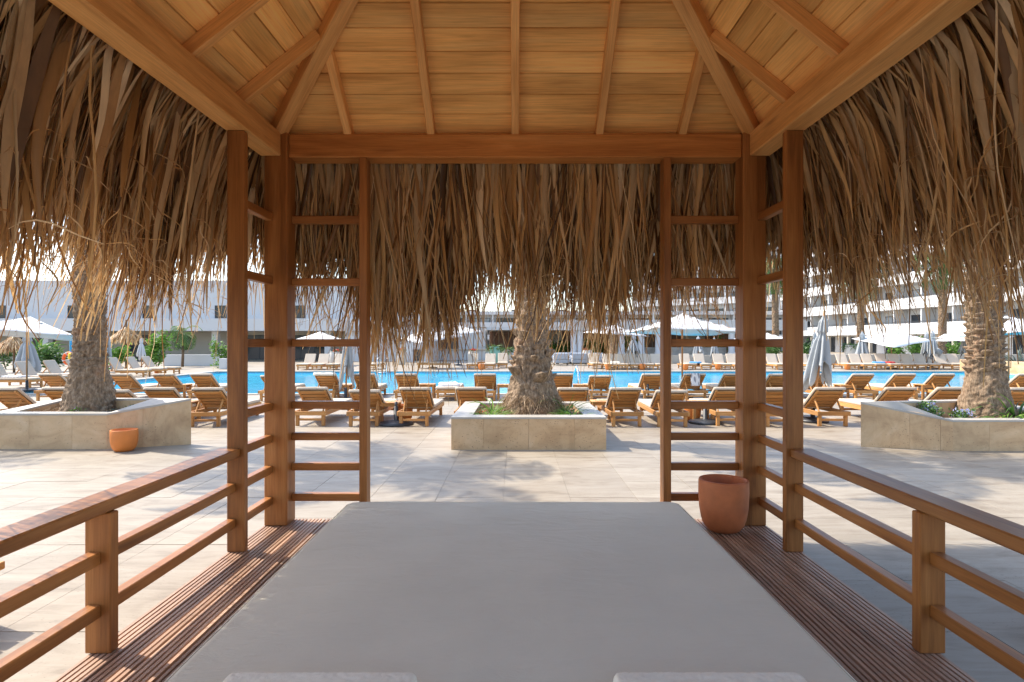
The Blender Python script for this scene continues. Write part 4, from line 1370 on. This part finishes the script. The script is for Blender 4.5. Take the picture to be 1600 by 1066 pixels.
def open_umbrella(px, d, htop, label, tilt=(0, 0), rz=0.0, sc=1.0, pole='wood_pole', z0=0.0):
    t = empty('open_umbrella', (PX(px, d), d, z0), rz, label, 'umbrella', 'open white umbrellas')
    base_disc(t)
    hub = htop - 0.52 * sc
    mobj('pole', tube_mesh('pole', [(0, 0, 0.05), (0, 0, hub + 0.2), (tilt[1] * .4, -tilt[0] * .4, htop - .06)], 0.026, 10), pole, t)
    m = Matrix.Translation((tilt[1] * .4, -tilt[0] * .4, hub)) @ Matrix.Rotation(tilt[0], 4, 'X') @ Matrix.Rotation(tilt[1], 4, 'Y') @ Matrix.Scale(sc, 4)
    c = mobj('canopy', CAN, 'canvas_white', t, m)
    mobj('vent', VENT, 'canvas_white', c, Matrix.Translation((0, 0, 0.39)))
    for a in range(8):
        ang = a * math.pi / 4
        r = 1.46 * (1.38 if a % 2 else 1.0) * (1 if a % 2 else 0.965)
        e = Vector((r * math.cos(ang), r * math.sin(ang), -0.055 if a % 2 else -0.06)); e0 = Vector((0.03 * math.cos(ang), 0.03 * math.sin(ang), 0.44))
        mm, L = frame_mat(e0, e)
        mobj('rib', box_mesh(L, 0.02, 0.02, 0.003, 'wood_pole'), pole, t, m @ mm)
    return t
def closed_umbrella(px, d, htop, hem, r, label, mat='canvas_grey', seed=0, lean=(0, 0), z0=0.0, base=True):
    t = empty('closed_umbrella', (PX(px, d), d, z0), 0, label, 'umbrella', 'closed umbrellas')
    if base: base_disc(t)
    mobj('pole', tube_mesh('pole', [(0, 0, 0.05), (lean[0] * .5, lean[1] * .5, htop * .5), (lean[0], lean[1], htop + 0.05)], 0.024, 10), 'wood_pole', t)
    rg = random.Random(seed)
    ph = [rg.uniform(0, 6.28) for _ in range(6)]
    V, Fc = [], []
    n, ns = 96, 40
    H = htop - hem
    for k in range(ns + 1):
        tt = k / ns
        for j in range(n):
            a = 2 * math.pi * j / n
            fold = math.cos(8 * a + ph[0] + 0.5 * math.sin(2 * a + ph[1]) + 0.9 * tt * math.sin(a + ph[4]))
            fold = math.copysign(abs(fold) ** 0.7, fold)
            prof = r * (0.10 + 0.9 * tt ** 0.8) * (1.0 - 0.30 * math.exp(-((tt - 0.34) / 0.07) ** 2)) if tt > .12 else r * (0.05 + 2.1 * tt)
            if tt <= .30 and tt > .12: prof = r * (0.30 + 0.55 * tt)
            rr = prof * (1 + (0.10 + 0.36 * tt) * fold + 0.10 * math.sin(3 * a + ph[2]))
            z = htop - H * tt * (1 + (tt ** 6) * (0.14 * math.cos(8 * a + ph[0]) + 0.14 * math.sin(2 * a + ph[3]) + 0.06 * math.sin(5 * a)))
            lx = lean[0] * z / htop; ly = lean[1] * z / htop
            V.append((lx + rr * math.cos(a), ly + rr * math.sin(a), z))
    for k in range(ns):
        for j in range(n):
            j2 = (j + 1) % n
            Fc.append((k * n + j, (k + 1) * n + j, (k + 1) * n + j2, k * n + j2))
    me = py_mesh('canopy', V, Fc, True)
    bm = bmesh.new(); bm.from_mesh(me)
    bmesh.ops.solidify(bm, geom=list(bm.faces), thickness=0.006)
    bm.to_mesh(me); bm.free()
    me.polygons.foreach_set('use_smooth', [True] * len(me.polygons))
    mobj('canopy', me, mat, t)
    return t
open_umbrella(42, 20.0, 2.42, 'open white umbrella at the left edge above the left loungers', (R(-4), R(5)), 0.45)
open_umbrella(500, 41.0, 2.25, 'open white umbrella in front of the white building, left of the left inner post', (0, 0), 0.1)
open_umbrella(676, 37.0, 2.45, 'tilted open white umbrella left of the middle palm', (R(6), R(-9)), 0.6)
open_umbrella(716, 41.5, 2.75, 'second tilted open white umbrella left of the middle palm, partly behind the first', (R(3), R(-7)), 0.3)
open_umbrella(960, 37.0, 2.62, 'open white umbrella between the middle palm and the right inner post', (R(2), R(3)), 0.5)
open_umbrella(1066, 17.6, 2.42, 'large open white umbrella behind the right ladder, its pole crossing the pool', (R(-2), R(2)), 0.15, 0.9)
open_umbrella(1190, 41.0, 2.30, 'open white umbrella far off between the right gazebo posts', (0, 0), 0.7)
open_umbrella(1393, 36.5, 2.30, 'open umbrella showing its shaded underside right of the closed grey one', (R(10), R(-8)), 0.3)
open_umbrella(1576, 20.0, 2.45, 'large open white umbrella at the right edge behind the right palm', (R(-3), R(-2)), 0.2)
open_umbrella(1520, 37.0, 2.35, 'open white umbrella far off just left of the right palm trunk', (R(0), R(-5)), 0.4)
closed_umbrella(1270, 12.45, 2.22, 0.95, 0.20, 'tall closed grey umbrella leaning beside the right gazebo post', 'canvas_grey', 1, lean=(0.24, 0.0))
closed_umbrella(540, 16.85, 2.35, 0.75, 0.15, 'closed grey umbrella by the near pool edge behind the left inner post', 'canvas_grey', 2, lean=(0.08, 0))
for i, (px, d, ht, hem, r, mat, lb) in enumerate(((1347, 36.9, 2.25, 0.75, 0.30, 'canvas_grey', 'closed grey umbrella on the far side, right of the tall closed one'), (1448, 36.9, 2.25, 0.9, 0.24, 'canvas_grey', 'left one of two closed umbrellas standing together on the far side'),
        (1457, 36.7, 2.3, 0.9, 0.26, 'canvas_grey', 'right one of two closed umbrellas standing together on the far side'), (1273, 37.0, 2.25, 0.9, 0.22, 'canvas_grey', 'far closed umbrella just behind the tall grey one'),
        (990, 40.5, 2.2, 0.8, 0.32, 'canvas_grey', 'closed grey umbrella left of the right inner post on the far side'), (1091, 40.0, 2.0, 0.85, 0.26, 'canvas_grey', 'closed pale umbrella on the far side under the rung of the right ladder'), (1116, 39.0, 1.9, 0.8, 0.2, 'canvas_grey', 'thin closed umbrella on the far side next to the right corner post'),
        (42, 28.5, 2.1, 0.6, 0.36, 'canvas_grey', 'closed grey umbrella under the open one at the left edge'), (168, 29.0, 2.7, 0.7, 0.16, 'canvas_grey', 'closed pale umbrella just right of the left palm trunk'), (221, 31.6, 1.85, 0.9, 0.16, 'canvas_white', 'small closed white umbrella over the loungers left of the pool'), (1507, 37.2, 2.1, 0.9, 0.24, 'canvas_grey', 'closed umbrella half hidden by the right palm trunk'))):
    closed_umbrella(px, d, ht, hem, r, lb, mat, 10 + i)
for px, d, lb in ((619, 12.0, 'round black umbrella base on the paving left of the middle planter'), (1102, 12.2, 'round black umbrella base on the paving behind the right ladder'), (1012, 16.9, 'round black umbrella base between the two rows right of the middle planter')):
    t = empty('umbrella_base', (PX(px, d), d, 0), 0, lb, 'umbrella base', 'umbrella bases')
    base_disc(t, 0.33)
    mobj('tube', tube_mesh('tube', [(0, 0, .3), (0, 0, .45)], .03, 12), 'dark_metal', t)

# ------------------------------------------------------------------ buildings
def win_frame_mesh(w, h, t=0.07, dep=0.08, mull=1):
    V, Fc = [], []
    def bx(lo, hi):
        n = len(V)
        for z in (lo[2], hi[2]):
            for x, y in ((lo[0], lo[1]), (hi[0], lo[1]), (hi[0], hi[1]), (lo[0], hi[1])): V.append((x, y, z))
        for f in ((0, 3, 2, 1), (4, 5, 6, 7), (0, 1, 5, 4), (1, 2, 6, 5), (2, 3, 7, 6), (3, 0, 4, 7)): Fc.append(tuple(n + q for q in f))
    bx((-w / 2, -dep, 0), (w / 2, 0, t)); bx((-w / 2, -dep, h - t), (w / 2, 0, h))
    bx((-w / 2, -dep, t), (-w / 2 + t, 0, h - t)); bx((w / 2 - t, -dep, t), (w / 2, 0, h - t))
    for i in range(mull):
        x = -w / 2 + w * (i + 1) / (mull + 1)
        bx((x - t / 2, -dep * .9, t), (x + t / 2, -.002, h - t))
    return py_mesh('window', V, Fc)
_wm = {}
def window(parent, m, w, h, mull=1, glass='window_glass', fmat='dark_metal'):
    key = (w, h, mull, fmat)
    if key not in _wm:
        _wm[key] = win_frame_mesh(w, h, mull=mull); _wm[key].materials.append(M(fmat))
    f = mobj('window', _wm[key], None, parent, m)
    mobj('pane', box_mesh(w - .08, 0.02, h - .08, 0, glass), glass, f, Matrix.Translation((0, -0.03, h / 2)))
    return f
def facade(root, p0, p1, bays, floors, z_first, storey, ph, recess, win_w, win_h, rail=True, parts=True, ground_open=True, top_ph=None):
    """balcony front from p0 to p1 (plan, root-local); outward normal is to the right of p0->p1"""
    a = Vector((p0[0], p0[1], 0)); b_ = Vector((p1[0], p1[1], 0))
    d = (b_ - a); L = d.length; d.normalize(); nout = Vector((d.y, -d.x, 0))
    def loc(s, o, z): return a + d * s + nout * o + Vector((0, 0, z))
    base = Matrix((d, -nout, Vector((0, 0, 1)))).transposed().to_4x4()
    H = z_first + storey * floors
    bw_ = L / bays
    wl = bar('wall', loc(0, -recess - 4, H / 2), loc(L, -recess - 4, H / 2), 8.0, H, 'white_wall', root, b=0)
    for f in range(floors + 1):
        z = z_first + f * storey
        hgt = ph if f < floors else (top_ph or ph)
        bar('balcony_band', loc(0, -recess / 2 + .02, z + hgt / 2 - .15), loc(L, -recess / 2 + .02, z + hgt / 2 - .15), recess - .04, 0.3, 'white_wall', root, b=0) if False else None
        bar('balcony_slab', loc(0, -recess / 2, z - .1), loc(L, -recess / 2, z - .1), recess - .01, 0.2, 'white_wall', root, b=0)
        bar('balcony_band', loc(0, 0.075, z - .2 + hgt / 2), loc(L, 0.075, z - .2 + hgt / 2), 0.15, hgt, 'white_wall', root, b=0.01)
        if rail and f < floors:
            bar('railing', loc(0, 0.02, z - .2 + hgt + .12), loc(L, 0.02, z - .2 + hgt + .12), .03, .03, 'dark_metal', root, b=0)
            bar('railing', loc(0, 0.02, z - .2 + hgt + .24), loc(L, 0.02, z - .2 + hgt + .24), .04, .04, 'dark_metal', root, b=0)
        if f < floors:
            for i in range(bays):
                s = (i + .5) * bw_
                m = base.copy(); m.translation = loc(s, -recess + .001 + 0.08, z + 0.02)
                window(root, m, win_w, win_h, 1, 'curtain_glass' if (i * 7 + f * 3) % 5 < 2 else 'window_glass')
            for i in range(bays + 1):
                s = min(max(i * bw_, .1), L - .1)
                bar('partition', loc(s, -recess + .02, z + storey / 2 - .1), loc(s, -.02, z + storey / 2 - .1), 0.2, storey - .2, 'white_wall', root, b=0)
    # ground floor openings and columns
    if ground_open:
        for i in range(bays):
            s = (i + .5) * bw_
            m = base.copy(); m.translation = loc(s, -recess + .081, 0.02)
            window(root, m, win_w, min(2.2, z_first - .4), 1, 'window_glass')
        for i in range(bays + 1):
            s = min(max(i * bw_, .2), L - .2)
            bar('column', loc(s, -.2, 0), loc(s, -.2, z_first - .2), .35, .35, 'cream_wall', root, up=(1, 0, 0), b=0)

# right hand hotel wing
hw = empty('hotel_building', (48, 70, 0), 0, 'tall white hotel wing with stacked balconies on the right', 'building', 'hotel buildings')
facade(hw, (-2.6, 34), (0.6, -28), 13, 5, 2.65, 3.05, 1.3, 1.7, 2.7, 2.15, top_ph=1.2)
# far wing closing the view
fw = empty('hotel_building', (16, 96, 0), 0, 'long low white hotel wing with two rows of dark windows behind the pool bar', 'building', 'hotel buildings')
facade(fw, (-28, 0), (27, 0), 13, 2, 2.1, 1.95, 0.75, 1.2, 3.2, 1.25, rail=False, top_ph=0.55)
for i in range(4):
    bar('roof_unit', (-24 + i * 7.4, 4, 6.3), (-22.4 + i * 7.4, 4, 6.3), 1.2, 0.9, 'dark_metal', fw, b=0.02)
# stepped upper block seen above the far wing
ub = empty('hotel_building', (40, 118, 0), 0, 'white stepped hotel block rising behind the far wing, right of centre', 'building', 'hotel buildings')
facade(ub, (-16, 6), (6, -12), 6, 5, 2.65, 3.05, 1.2, 1.5, 3.0, 2.0, top_ph=1.0)
# left white building
lb_ = empty('white_building', (-27, 50, 0), 0, 'plain white two storey building with small square windows on the left', 'building')
bar('upper_wall', (-22, 4, 4.55), (17.8, 4, 4.55), 8, 4.16, 'white_wall', lb_, b=0)
bar('projecting_band', (-22, -0.45, 2.97), (17.8, -0.45, 2.97), 0.9, 1.0, 'white_wall', lb_, b=0.01)
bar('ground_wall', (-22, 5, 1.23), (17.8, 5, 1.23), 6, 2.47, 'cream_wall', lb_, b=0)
bar('plain_wall', (13.3, 0.2, 1.23), (17.8, 0.2, 1.23), 1.5, 2.465, 'white_wall', lb_, b=0)
for i, px in enumerate((0, 115, 232, 345, 468, 590)):
    m = Matrix.Translation((PX(px, 50) + 27, -0.001 + 0.04, 3.52))
    window(lb_, m, 0.95, 1.05, 0)
for i in range(9):
    x = -21 + i * 4.65
    if x > 13: continue
    bar('column', (x, .3, 0), (x, .3, 2.47), .5, .5, 'white_wall', lb_, up=(1, 0, 0), b=0)
    if i in (1, 3, 5, 6, 7) and x + 2.33 < 12:
        window(lb_, Matrix.Translation((x + 2.33, 1.999, 0.05)), 3.4, 2.1, 2)
bar('side_wall', (17.9, 0.2, 3.3), (20.3, 0.2, 3.3), 6, 6.6, 'white_wall', lb_, b=0)
window(lb_, Matrix.Translation((20.29 - .9, -2.801, 0.1)) , 0.6, 0.9, 0)
# small white kiosk with sloped roof
ks = empty('kiosk', (PX(722, 54), 55, 0), 0, 'small white bar kiosk with a sloping roof left of the middle palm', 'building')
V = [(-2.9, -1.5, 0), (2.1, -1.5, 0), (2.1, 2.5, 0), (-2.9, 2.5, 0), (-2.9, -1.5, 3.15), (2.1, -1.5, 2.75), (2.1, 2.5, 2.75), (-2.9, 2.5, 3.15)]
mobj('wall', py_mesh('wall', V, [(0, 1, 5, 4), (1, 2, 6, 5), (2, 3, 7, 6), (3, 0, 4, 7), (4, 5, 6, 7)]), 'white_wall', ks)
window(ks, Matrix.Translation((-1.5, -1.501, 0.05)), 2.4, 2.1, 2)
bar('counter', (-2.9, -2.3, .9), (5.4, -2.3, .9), .6, .12, 'cream_wall', ks, b=.01)
bar('counter_front', (-2.9, -2.25, .42), (5.4, -2.25, .42), .4, .83, 'white_wall', ks, b=0)
# pool bar with columns
pb = empty('pool_bar', (PX(1030, 52), 52, 0), 0, 'open white pool bar with round columns and brown slatted back wall', 'building')
xa = PX(760, 52) - pb.location.x; xb = PX(1260, 52) - pb.location.x
xm = PX(885, 52) - pb.location.x
bar('roof_fascia', (xm, 0, 3.0), (xb, 0, 3.0), 0.4, 0.9, 'white_wall', pb, b=.01)
bar('roof_slab', (xa, 3.2, 2.72), (xb, 3.2, 2.72), 6, 0.25, 'white_wall', pb, b=0)
bar('back_wall', (xa, 6.0, 1.3), (xb, 6.0, 1.3), 0.2, 2.6, 'cream_wall', pb, b=0)
nsl = 60
for i in range(nsl):
    x = xa + (xb - xa) * (i + .5) / nsl
    if (i // 5) % 3 == 2: continue
    blk('wall_slat', (x - .19, 5.84, .5), (x + .19, 5.89, 2.55), 'brown_panel', pb, b=0)
for px in (897, 907, 972, 1003, 1030, 1145, 1168):
    x = PX(px, 51.8) - pb.location.x
    mobj('column', lathe_mesh('column', [(.0, 0), (.32, 0), (.32, .7), (.27, .72), (.27, 2.6)], 20), 'white_wall', pb, loc=(x, .1, 0))
bar('counter', (PX(1008, 52) - pb.location.x, 1.2, .55), (PX(1140, 52) - pb.location.x, 1.2, .55), .8, 1.1, 'grey_stone', pb, b=.01)
# low garden walls
tag(blk('garden_wall', (PX(255, 40), 40, 0), (PX(384, 40), 40.3, .75), 'white_wall', b=.01), 'low white garden wall behind the left end of the pool', 'wall', 'low walls')
tag(blk('garden_wall', (PX(0, 42), 43, 0), (PX(96, 42), 43.3, .78), 'white_wall', b=.01), 'low white wall at the left edge behind the closed umbrella', 'wall', 'low walls')
tag(blk('garden_wall', (PX(1190, 42), 42, 0), (PX(1640, 42), 42.4, .72), 'cream_wall', b=.01), 'long low cream wall behind the far loungers on the right', 'wall', 'low walls')
tag(blk('garden_wall', (PX(880, 44), 44.5, 0), (PX(1185, 44), 44.8, .62), 'cream_wall', b=.01), 'low cream wall in front of the pool bar', 'wall', 'low walls')
tag(blk('garden_wall', (24.85, 26, 0), (25.4, 34, .62), 'planter_stone', b=.01), 'low stone wall at the right end of the pool', 'wall', 'low walls')
tag(blk('white_plinth', (PX(346, 36), 35.7, 0), (PX(357, 36), 36.1, .62), 'white_wall', b=.01), 'small white plinth at the left end of the pool by the side post', 'plinth')

# ------------------------------------------------------------------ far planting and pots
def urn(px, d, r, h, mat, label, flower):
    t = empty('urn_planter', (PX(px, d), d, 0), 0, label, 'planter', 'tall urn planters')
    prof = [(.001, 0), (r * .62, 0), (r * .7, h * .05), (r * .95, h * .4), (r, h * .62), (r * .9, h * .88), (r * .82, h * .97), (r * .86, h), (r * .76, h * .99), (r * .74, h * .9), (.001, h * .88)]
    mobj('vessel', lathe_mesh('urn', prof, 28), mat, t)
    if flower == 'red':
        mobj('foliage', leafcloud(int(px), 140, r * .9, r * .9, .10, .09), 'green_leaf', t, loc=(0, 0, h * .92))
        mobj('blossom', leafcloud(int(px) + 1, 110, r * .95, r * .95, .11, .09, 10, 1), 'red_flower', t, loc=(0, 0, h * .95))
    else:
        mobj('foliage', tuft_mesh(int(px), 150, .75, r * .5, .06), 'green_leaf', t, loc=(0, 0, h * .9))
    return t
urn(523, 38.3, .34, .98, 'white_ceramic', 'white urn with red flowers behind the far loungers on the left', 'red')
urn(627, 42.5, .36, 1.0, 'white_ceramic', 'white urn with red flowers in front of the plain white wall', 'red')
urn(739, 43.5, .36, .95, 'white_ceramic', 'white urn left of the mint green one', 'red')
urn(773, 44, .42, 1.25, 'mint_ceramic', 'mint green urn with a leafy plant left of the middle palm', 'leaf')
urn(792, 46, .38, 1.0, 'white_ceramic', 'pale urn with a small plant right of the mint green one', 'leaf')
urn(857, 47, .36, 1.0, 'white_ceramic', 'white urn with red flowers just right of the middle palm', 'red')
urn(918, 47, .42, .95, 'white_ceramic', 'white urn with red flowers in front of the bar columns', 'red')
urn(1331, 44.5, .50, 1.35, 'white_ceramic', 'large white pot with a bush behind the far loungers on the right', 'leaf')
def bush(px, d, rx, hz, n, leaf, mat, seed, label, z=0.0, group='shrubs round the pool'):
    return shrub('shrub', PX(px, d), d, z, rx, hz / 2, n, leaf, mat, seed, label, 'shrub', group)
bush(245, 36, .95, 2.1, 1500, .20, 'bright_leaf', 31, 'bright bushy shrub behind the loungers left of the pool')
bush(343, 37, .55, 1.9, 800, .17, 'bright_leaf', 32, 'bright green shrub beside the left side post')
bush(78, 33, 1.0, 1.5, 1100, .20, 'green_leaf', 33, 'green shrub left of the lifebuoy post')
bush(187, 33, .8, 1.5, 900, .18, 'bright_leaf', 34, 'yellow green shrub right of the left palm trunk')
bush(10, 36, .9, 1.6, 700, .18, 'green_leaf', 35, 'green shrub at the left edge under the open umbrella')
for i, (px, d, rx, hz, mat) in enumerate(((862, 56.5, 1.0, 2.2, 'bright_leaf'), (884, 56.5, .9, 1.9, 'green_leaf'), (925, 56.5, 1.2, 2.1, 'bright_leaf'), (945, 56, 1.2, 1.8, 'green_leaf'), (985, 56.5, 1.1, 2.2, 'bright_leaf'), (1120, 55, 1.3, 2.0, 'bright_leaf'), (1205, 46, 1.2, 1.8, 'green_leaf'), (1263, 46, 1.1, 1.9, 'green_leaf'),
                                        (1396, 46, .7, 1.6, 'bright_leaf'), (1438, 46, .9, 2.0, 'bright_leaf'), (1490, 46, 1.1, 1.9, 'bright_leaf'))):
    bush(px, d, rx, hz, 700, .22, mat, 40 + i, ('leafy shrub inside the pool bar, %s from the left' % ORD[i]) if i < 6 else 'leafy shrub behind the low cream wall on the right, %s from the left' % ORD[i - 6])
t = tag(mobj('agave_plant', tuft_mesh(77, 90, 1.5, .2, .12, 5, 85, 2.0), 'grey_leaf', loc=(PX(1592, 36), 36, .1)), 'spiky grey green agave at the right edge behind the stone wall', 'plant')
tag(mobj('fan_palm', tuft_mesh(78, 120, 1.5, .15, .10, 10, 85, 1.2), 'bright_leaf', loc=(PX(60, 39), 39, 0.9)), 'bright green fan palm above the umbrella at the left edge', 'plant')
# far palms
crown_small = crown_mesh(16, 1.5, 9, 1.4, 30, 0.05); crown_small.materials.append(M('green_leaf'))
t = empty('palm_tree', (PX(285, 39), 39, 0), 0, 'young palm with drooping fronds in front of the low white wall', 'palm tree', 'palms beyond the pool')
mobj('trunk', tube_mesh('trunk', [(0, 0, 0), (.05, 0, 1.1), (0.02, 0, 2.2)], .09, 10, .07), 'branch', t)
mobj('crown', crown_small, 'green_leaf', t, loc=(.02, 0, 2.15))
for px, d, key, rz, sc, lb in ((958, 48, 'r', 1.0, 1.0, 'distant palm with a dark trunk behind the open umbrella right of the middle palm'), (1344, 47, 'r', 2.0, .95, 'distant palm trunk behind the large white pot'), (1472, 46, 'r', 3.1, 1.05, 'distant palm trunk left of the right palm'), (1212, 47, 'l', 2.2, 1.0, 'distant palm trunk between the right gazebo posts')):
    palm(PX(px, d), d, 0, key, PALM_H, .28, .1, 'scaly', 1, (0, 0), lb, rz=rz, sc=sc * 1.1, group='palms beyond the pool')
# straw parasols
for px, d, h, lb in ((197, 34.5, 2.5, 'thatched straw parasol right of the left palm trunk'), (22, 32, 2.0, 'thatched straw parasol at the left edge behind the closed umbrella')):
    t = empty('straw_parasol', (PX(px, d), d, 0), 0, lb, 'parasol', 'straw parasols')
    mobj('pole', tube_mesh('pole', [(0, 0, 0), (0, 0, h + .35)], .06, 10), 'branch', t)
    n = 700
    an = nr.uniform(0, 6.28, n); lv = nr.uniform(0, 1, n)
    rt = np.stack([lv * .75 * np.cos(an), lv * .75 * np.sin(an), h - lv * .62], 1)
    out = np.stack([np.cos(an), np.sin(an), np.zeros(n)], 1)
    V, Q, per = blade_set(rt, out, nr.uniform(.4, .65, n), nr.uniform(.03, .07, n), nr.uniform(R(35), R(55), n), nr.uniform(.6, 2, n), nr.normal(0, .1, n), nr.normal(0, .4, n), np.full(n, .1), 4, .3, .05)
    o = mobj('thatch', np_mesh('straw', V, Q, True, np.repeat(nr.uniform(.1, 1, n), per)), 'thatch', t); tag(o, kind='stuff')

# ------------------------------------------------------------------ lifebuoy, ladders, sofas, benches
t = empty('lifebuoy_post', (PX(106, 30), 30.2, 0), 0, 'blue post carrying the lifebuoy on the left side', 'post')
mobj('post', tube_mesh('post', [(0, 0, 0), (0, 0, 2.05)], .05, 12), 'blue_paint', t)
V, Fc = [], []
nu, nv = 40, 14
for i in range(nu):
    a = 2 * math.pi * i / nu
    for j in range(nv):
        b_ = 2 * math.pi * j / nv
        r = .27 + .07 * math.cos(b_)
        V.append((r * math.cos(a), .07 * math.sin(b_), r * math.sin(a)))
for i in range(nu):
    for j in range(nv):
        i2, j2 = (i + 1) % nu, (j + 1) % nv
        Fc.append((i * nv + j, i2 * nv + j, i2 * nv + j2, i * nv + j2))
lb0 = mobj('lifebuoy', py_mesh('ring', V, Fc, True), 'buoy_orange', loc=(PX(106, 30) + .02, 30.06, .78))
tag(lb0, 'orange ring lifebuoy hanging on the blue post', 'lifebuoy')
for q in range(4):
    a = q * math.pi / 2 + .4
    mobj('band', tube_mesh('band', [(.27 * math.cos(a - .1), 0, .27 * math.sin(a - .1)), (.274 * math.cos(a), 0, .274 * math.sin(a)), (.27 * math.cos(a + .1), 0, .27 * math.sin(a + .1))], .0745, 12), 'canvas_white', lb0)
bg_ = mobj('rescue_bag', lathe_mesh('bag', [(.001, 0), (.09, .01), (.11, .1), (.11, .38), (.07, .44), (.001, .45)], 16), 'buoy_yellow', loc=(PX(110, 30) + .05, 29.95, .62))
tag(bg_, 'yellow rescue rope bag inside the lifebuoy', 'bag')
def ladder(px, d, label, hgt, cat):
    t = empty('pool_ladder', (PX(px, d), d, 0), 0, label, cat)
    for s in (-1, 1):
        pts = [(s * .25, .45, .03), (s * .25, .45, hgt * .7), (s * .25, .35, hgt * .95), (s * .25, .15, hgt), (s * .25, -.15, hgt * .8), (s * .25, -.25, .1), (s * .25, -.27, -.6)]
        mobj('rail', tube_mesh('rail', pts, .022, 10), 'steel', t)
    for z in (-.05, -.32):
        mobj('tread', tube_mesh('tread', [(-.25, -.26, z), (.25, -.26, z)], .02, 8), 'steel', t)
    return t
ladder(598, 32.9, 'chrome pool ladder at the far edge left of the middle palm', .8, 'pool ladder')
t = empty('pool_handrail', (PX(904, 18.6), 18.72, 0), 0, 'chrome handrail slanting over the near pool edge right of the middle palm', 'handrail')
mobj('rail', tube_mesh('rail', [(0, 0, 0.0), (0, 0, .70), (-.02, .25, .86), (-.05, 1.6, .30), (-.06, 2.2, -.35)], .028, 12), 'steel', t)
mobj('flange', lathe_mesh('flange', [(.001, .03), (.07, .03), (.075, .026)], 20), 'steel', t)
def sofa(px, d, rz, label):
    t = empty('armchair', (PX(px, d), d, 0), rz, label, 'armchair', 'grey lounge armchairs')
    m = lambda a, b_, n, mat='sofa_grey': blk(n, a, b_, mat, t, .03)
    m((-.5, -.45, .16), (.5, .45, .42), 'seat'); m((-.5, .3, .425), (.5, .48, .82), 'backrest')
    for s in (-1, 1):
        m((min(s * .38, s * .5), -.45, .425), (max(s * .38, s * .5), .29, .62), 'armrest')
        for y in (-.38, .38):
            m((min(s * .42, s * .48), y - .03, 0), (max(s * .42, s * .48), y + .03, .159), 'leg', 'dark_metal')
    m((-.37, .12, .43), (.37, .295, .75), 'cushion', 'canvas_white')
for i, (px, d) in enumerate(((860, 43.2), (882, 43.6), (876, 41.3), (905, 41.5), (903, 43.8), (932, 42.4))):
    sofa(px, d, R(180) if i in (2, 3) else 0.0, 'grey lounge armchair beyond the pool right of the middle palm, %s from the left' % ORD[[0, 2, 1, 4, 3, 5][i]])
# low benches beside the gazebo, only their ends are in view
for s, lb in ((-1, 'low wooden bench beyond the railing at the left edge'), (1, 'low wooden bench beyond the railing at the right edge')):
    t = empty('wooden_bench', (s * 3.56, 3.35, -0.08), 0, lb, 'bench', 'benches beside the gazebo')
    for i in range(4):
        blk('seat_slat', (-.58, -.20 + i * .105, .40), (.58, -.20 + i * .105 + .09, .445), 'teak', t)
    blk('apron', (-.575, -.19, .325), (.575, -.155, .3995), 'teak', t)
    for x in (-.5, .5):
        for y in (-.12, .16):
            blk('leg', (x - .035, y - .035, 0.08), (x + .035, y + .035, .3245 if y < 0 else .3995), 'teak', t)
# string of bulbs in front of the white building
t = empty('string_lights', (PX(470, 47), 47, 0), 0, 'thin string of bulbs sagging in front of the white wall', 'string lights')
pts = []
for i in range(25):
    u = i / 24
    pts.append((u * 3.6 - .6, 0, 3.0 + 1.6 * u - 0.9 * 4 * u * (1 - u) * .35))
mobj('cord', tube_mesh('cord', pts, .012, 5), 'dark_metal', t)
mobj('support', tube_mesh('support', [pts[0], (pts[0][0], 2.2, pts[0][2])], .012, 5), 'dark_metal', t)
bulb = lathe_mesh('bulb', [(.001, -.09), (.03, -.07), (.035, -.04), (.015, 0), (.001, 0)], 8); bulb.materials.append(M('canvas_white'))
for i in range(2, 24, 3):
    mobj('bulb', bulb, None, t, loc=pts[i])
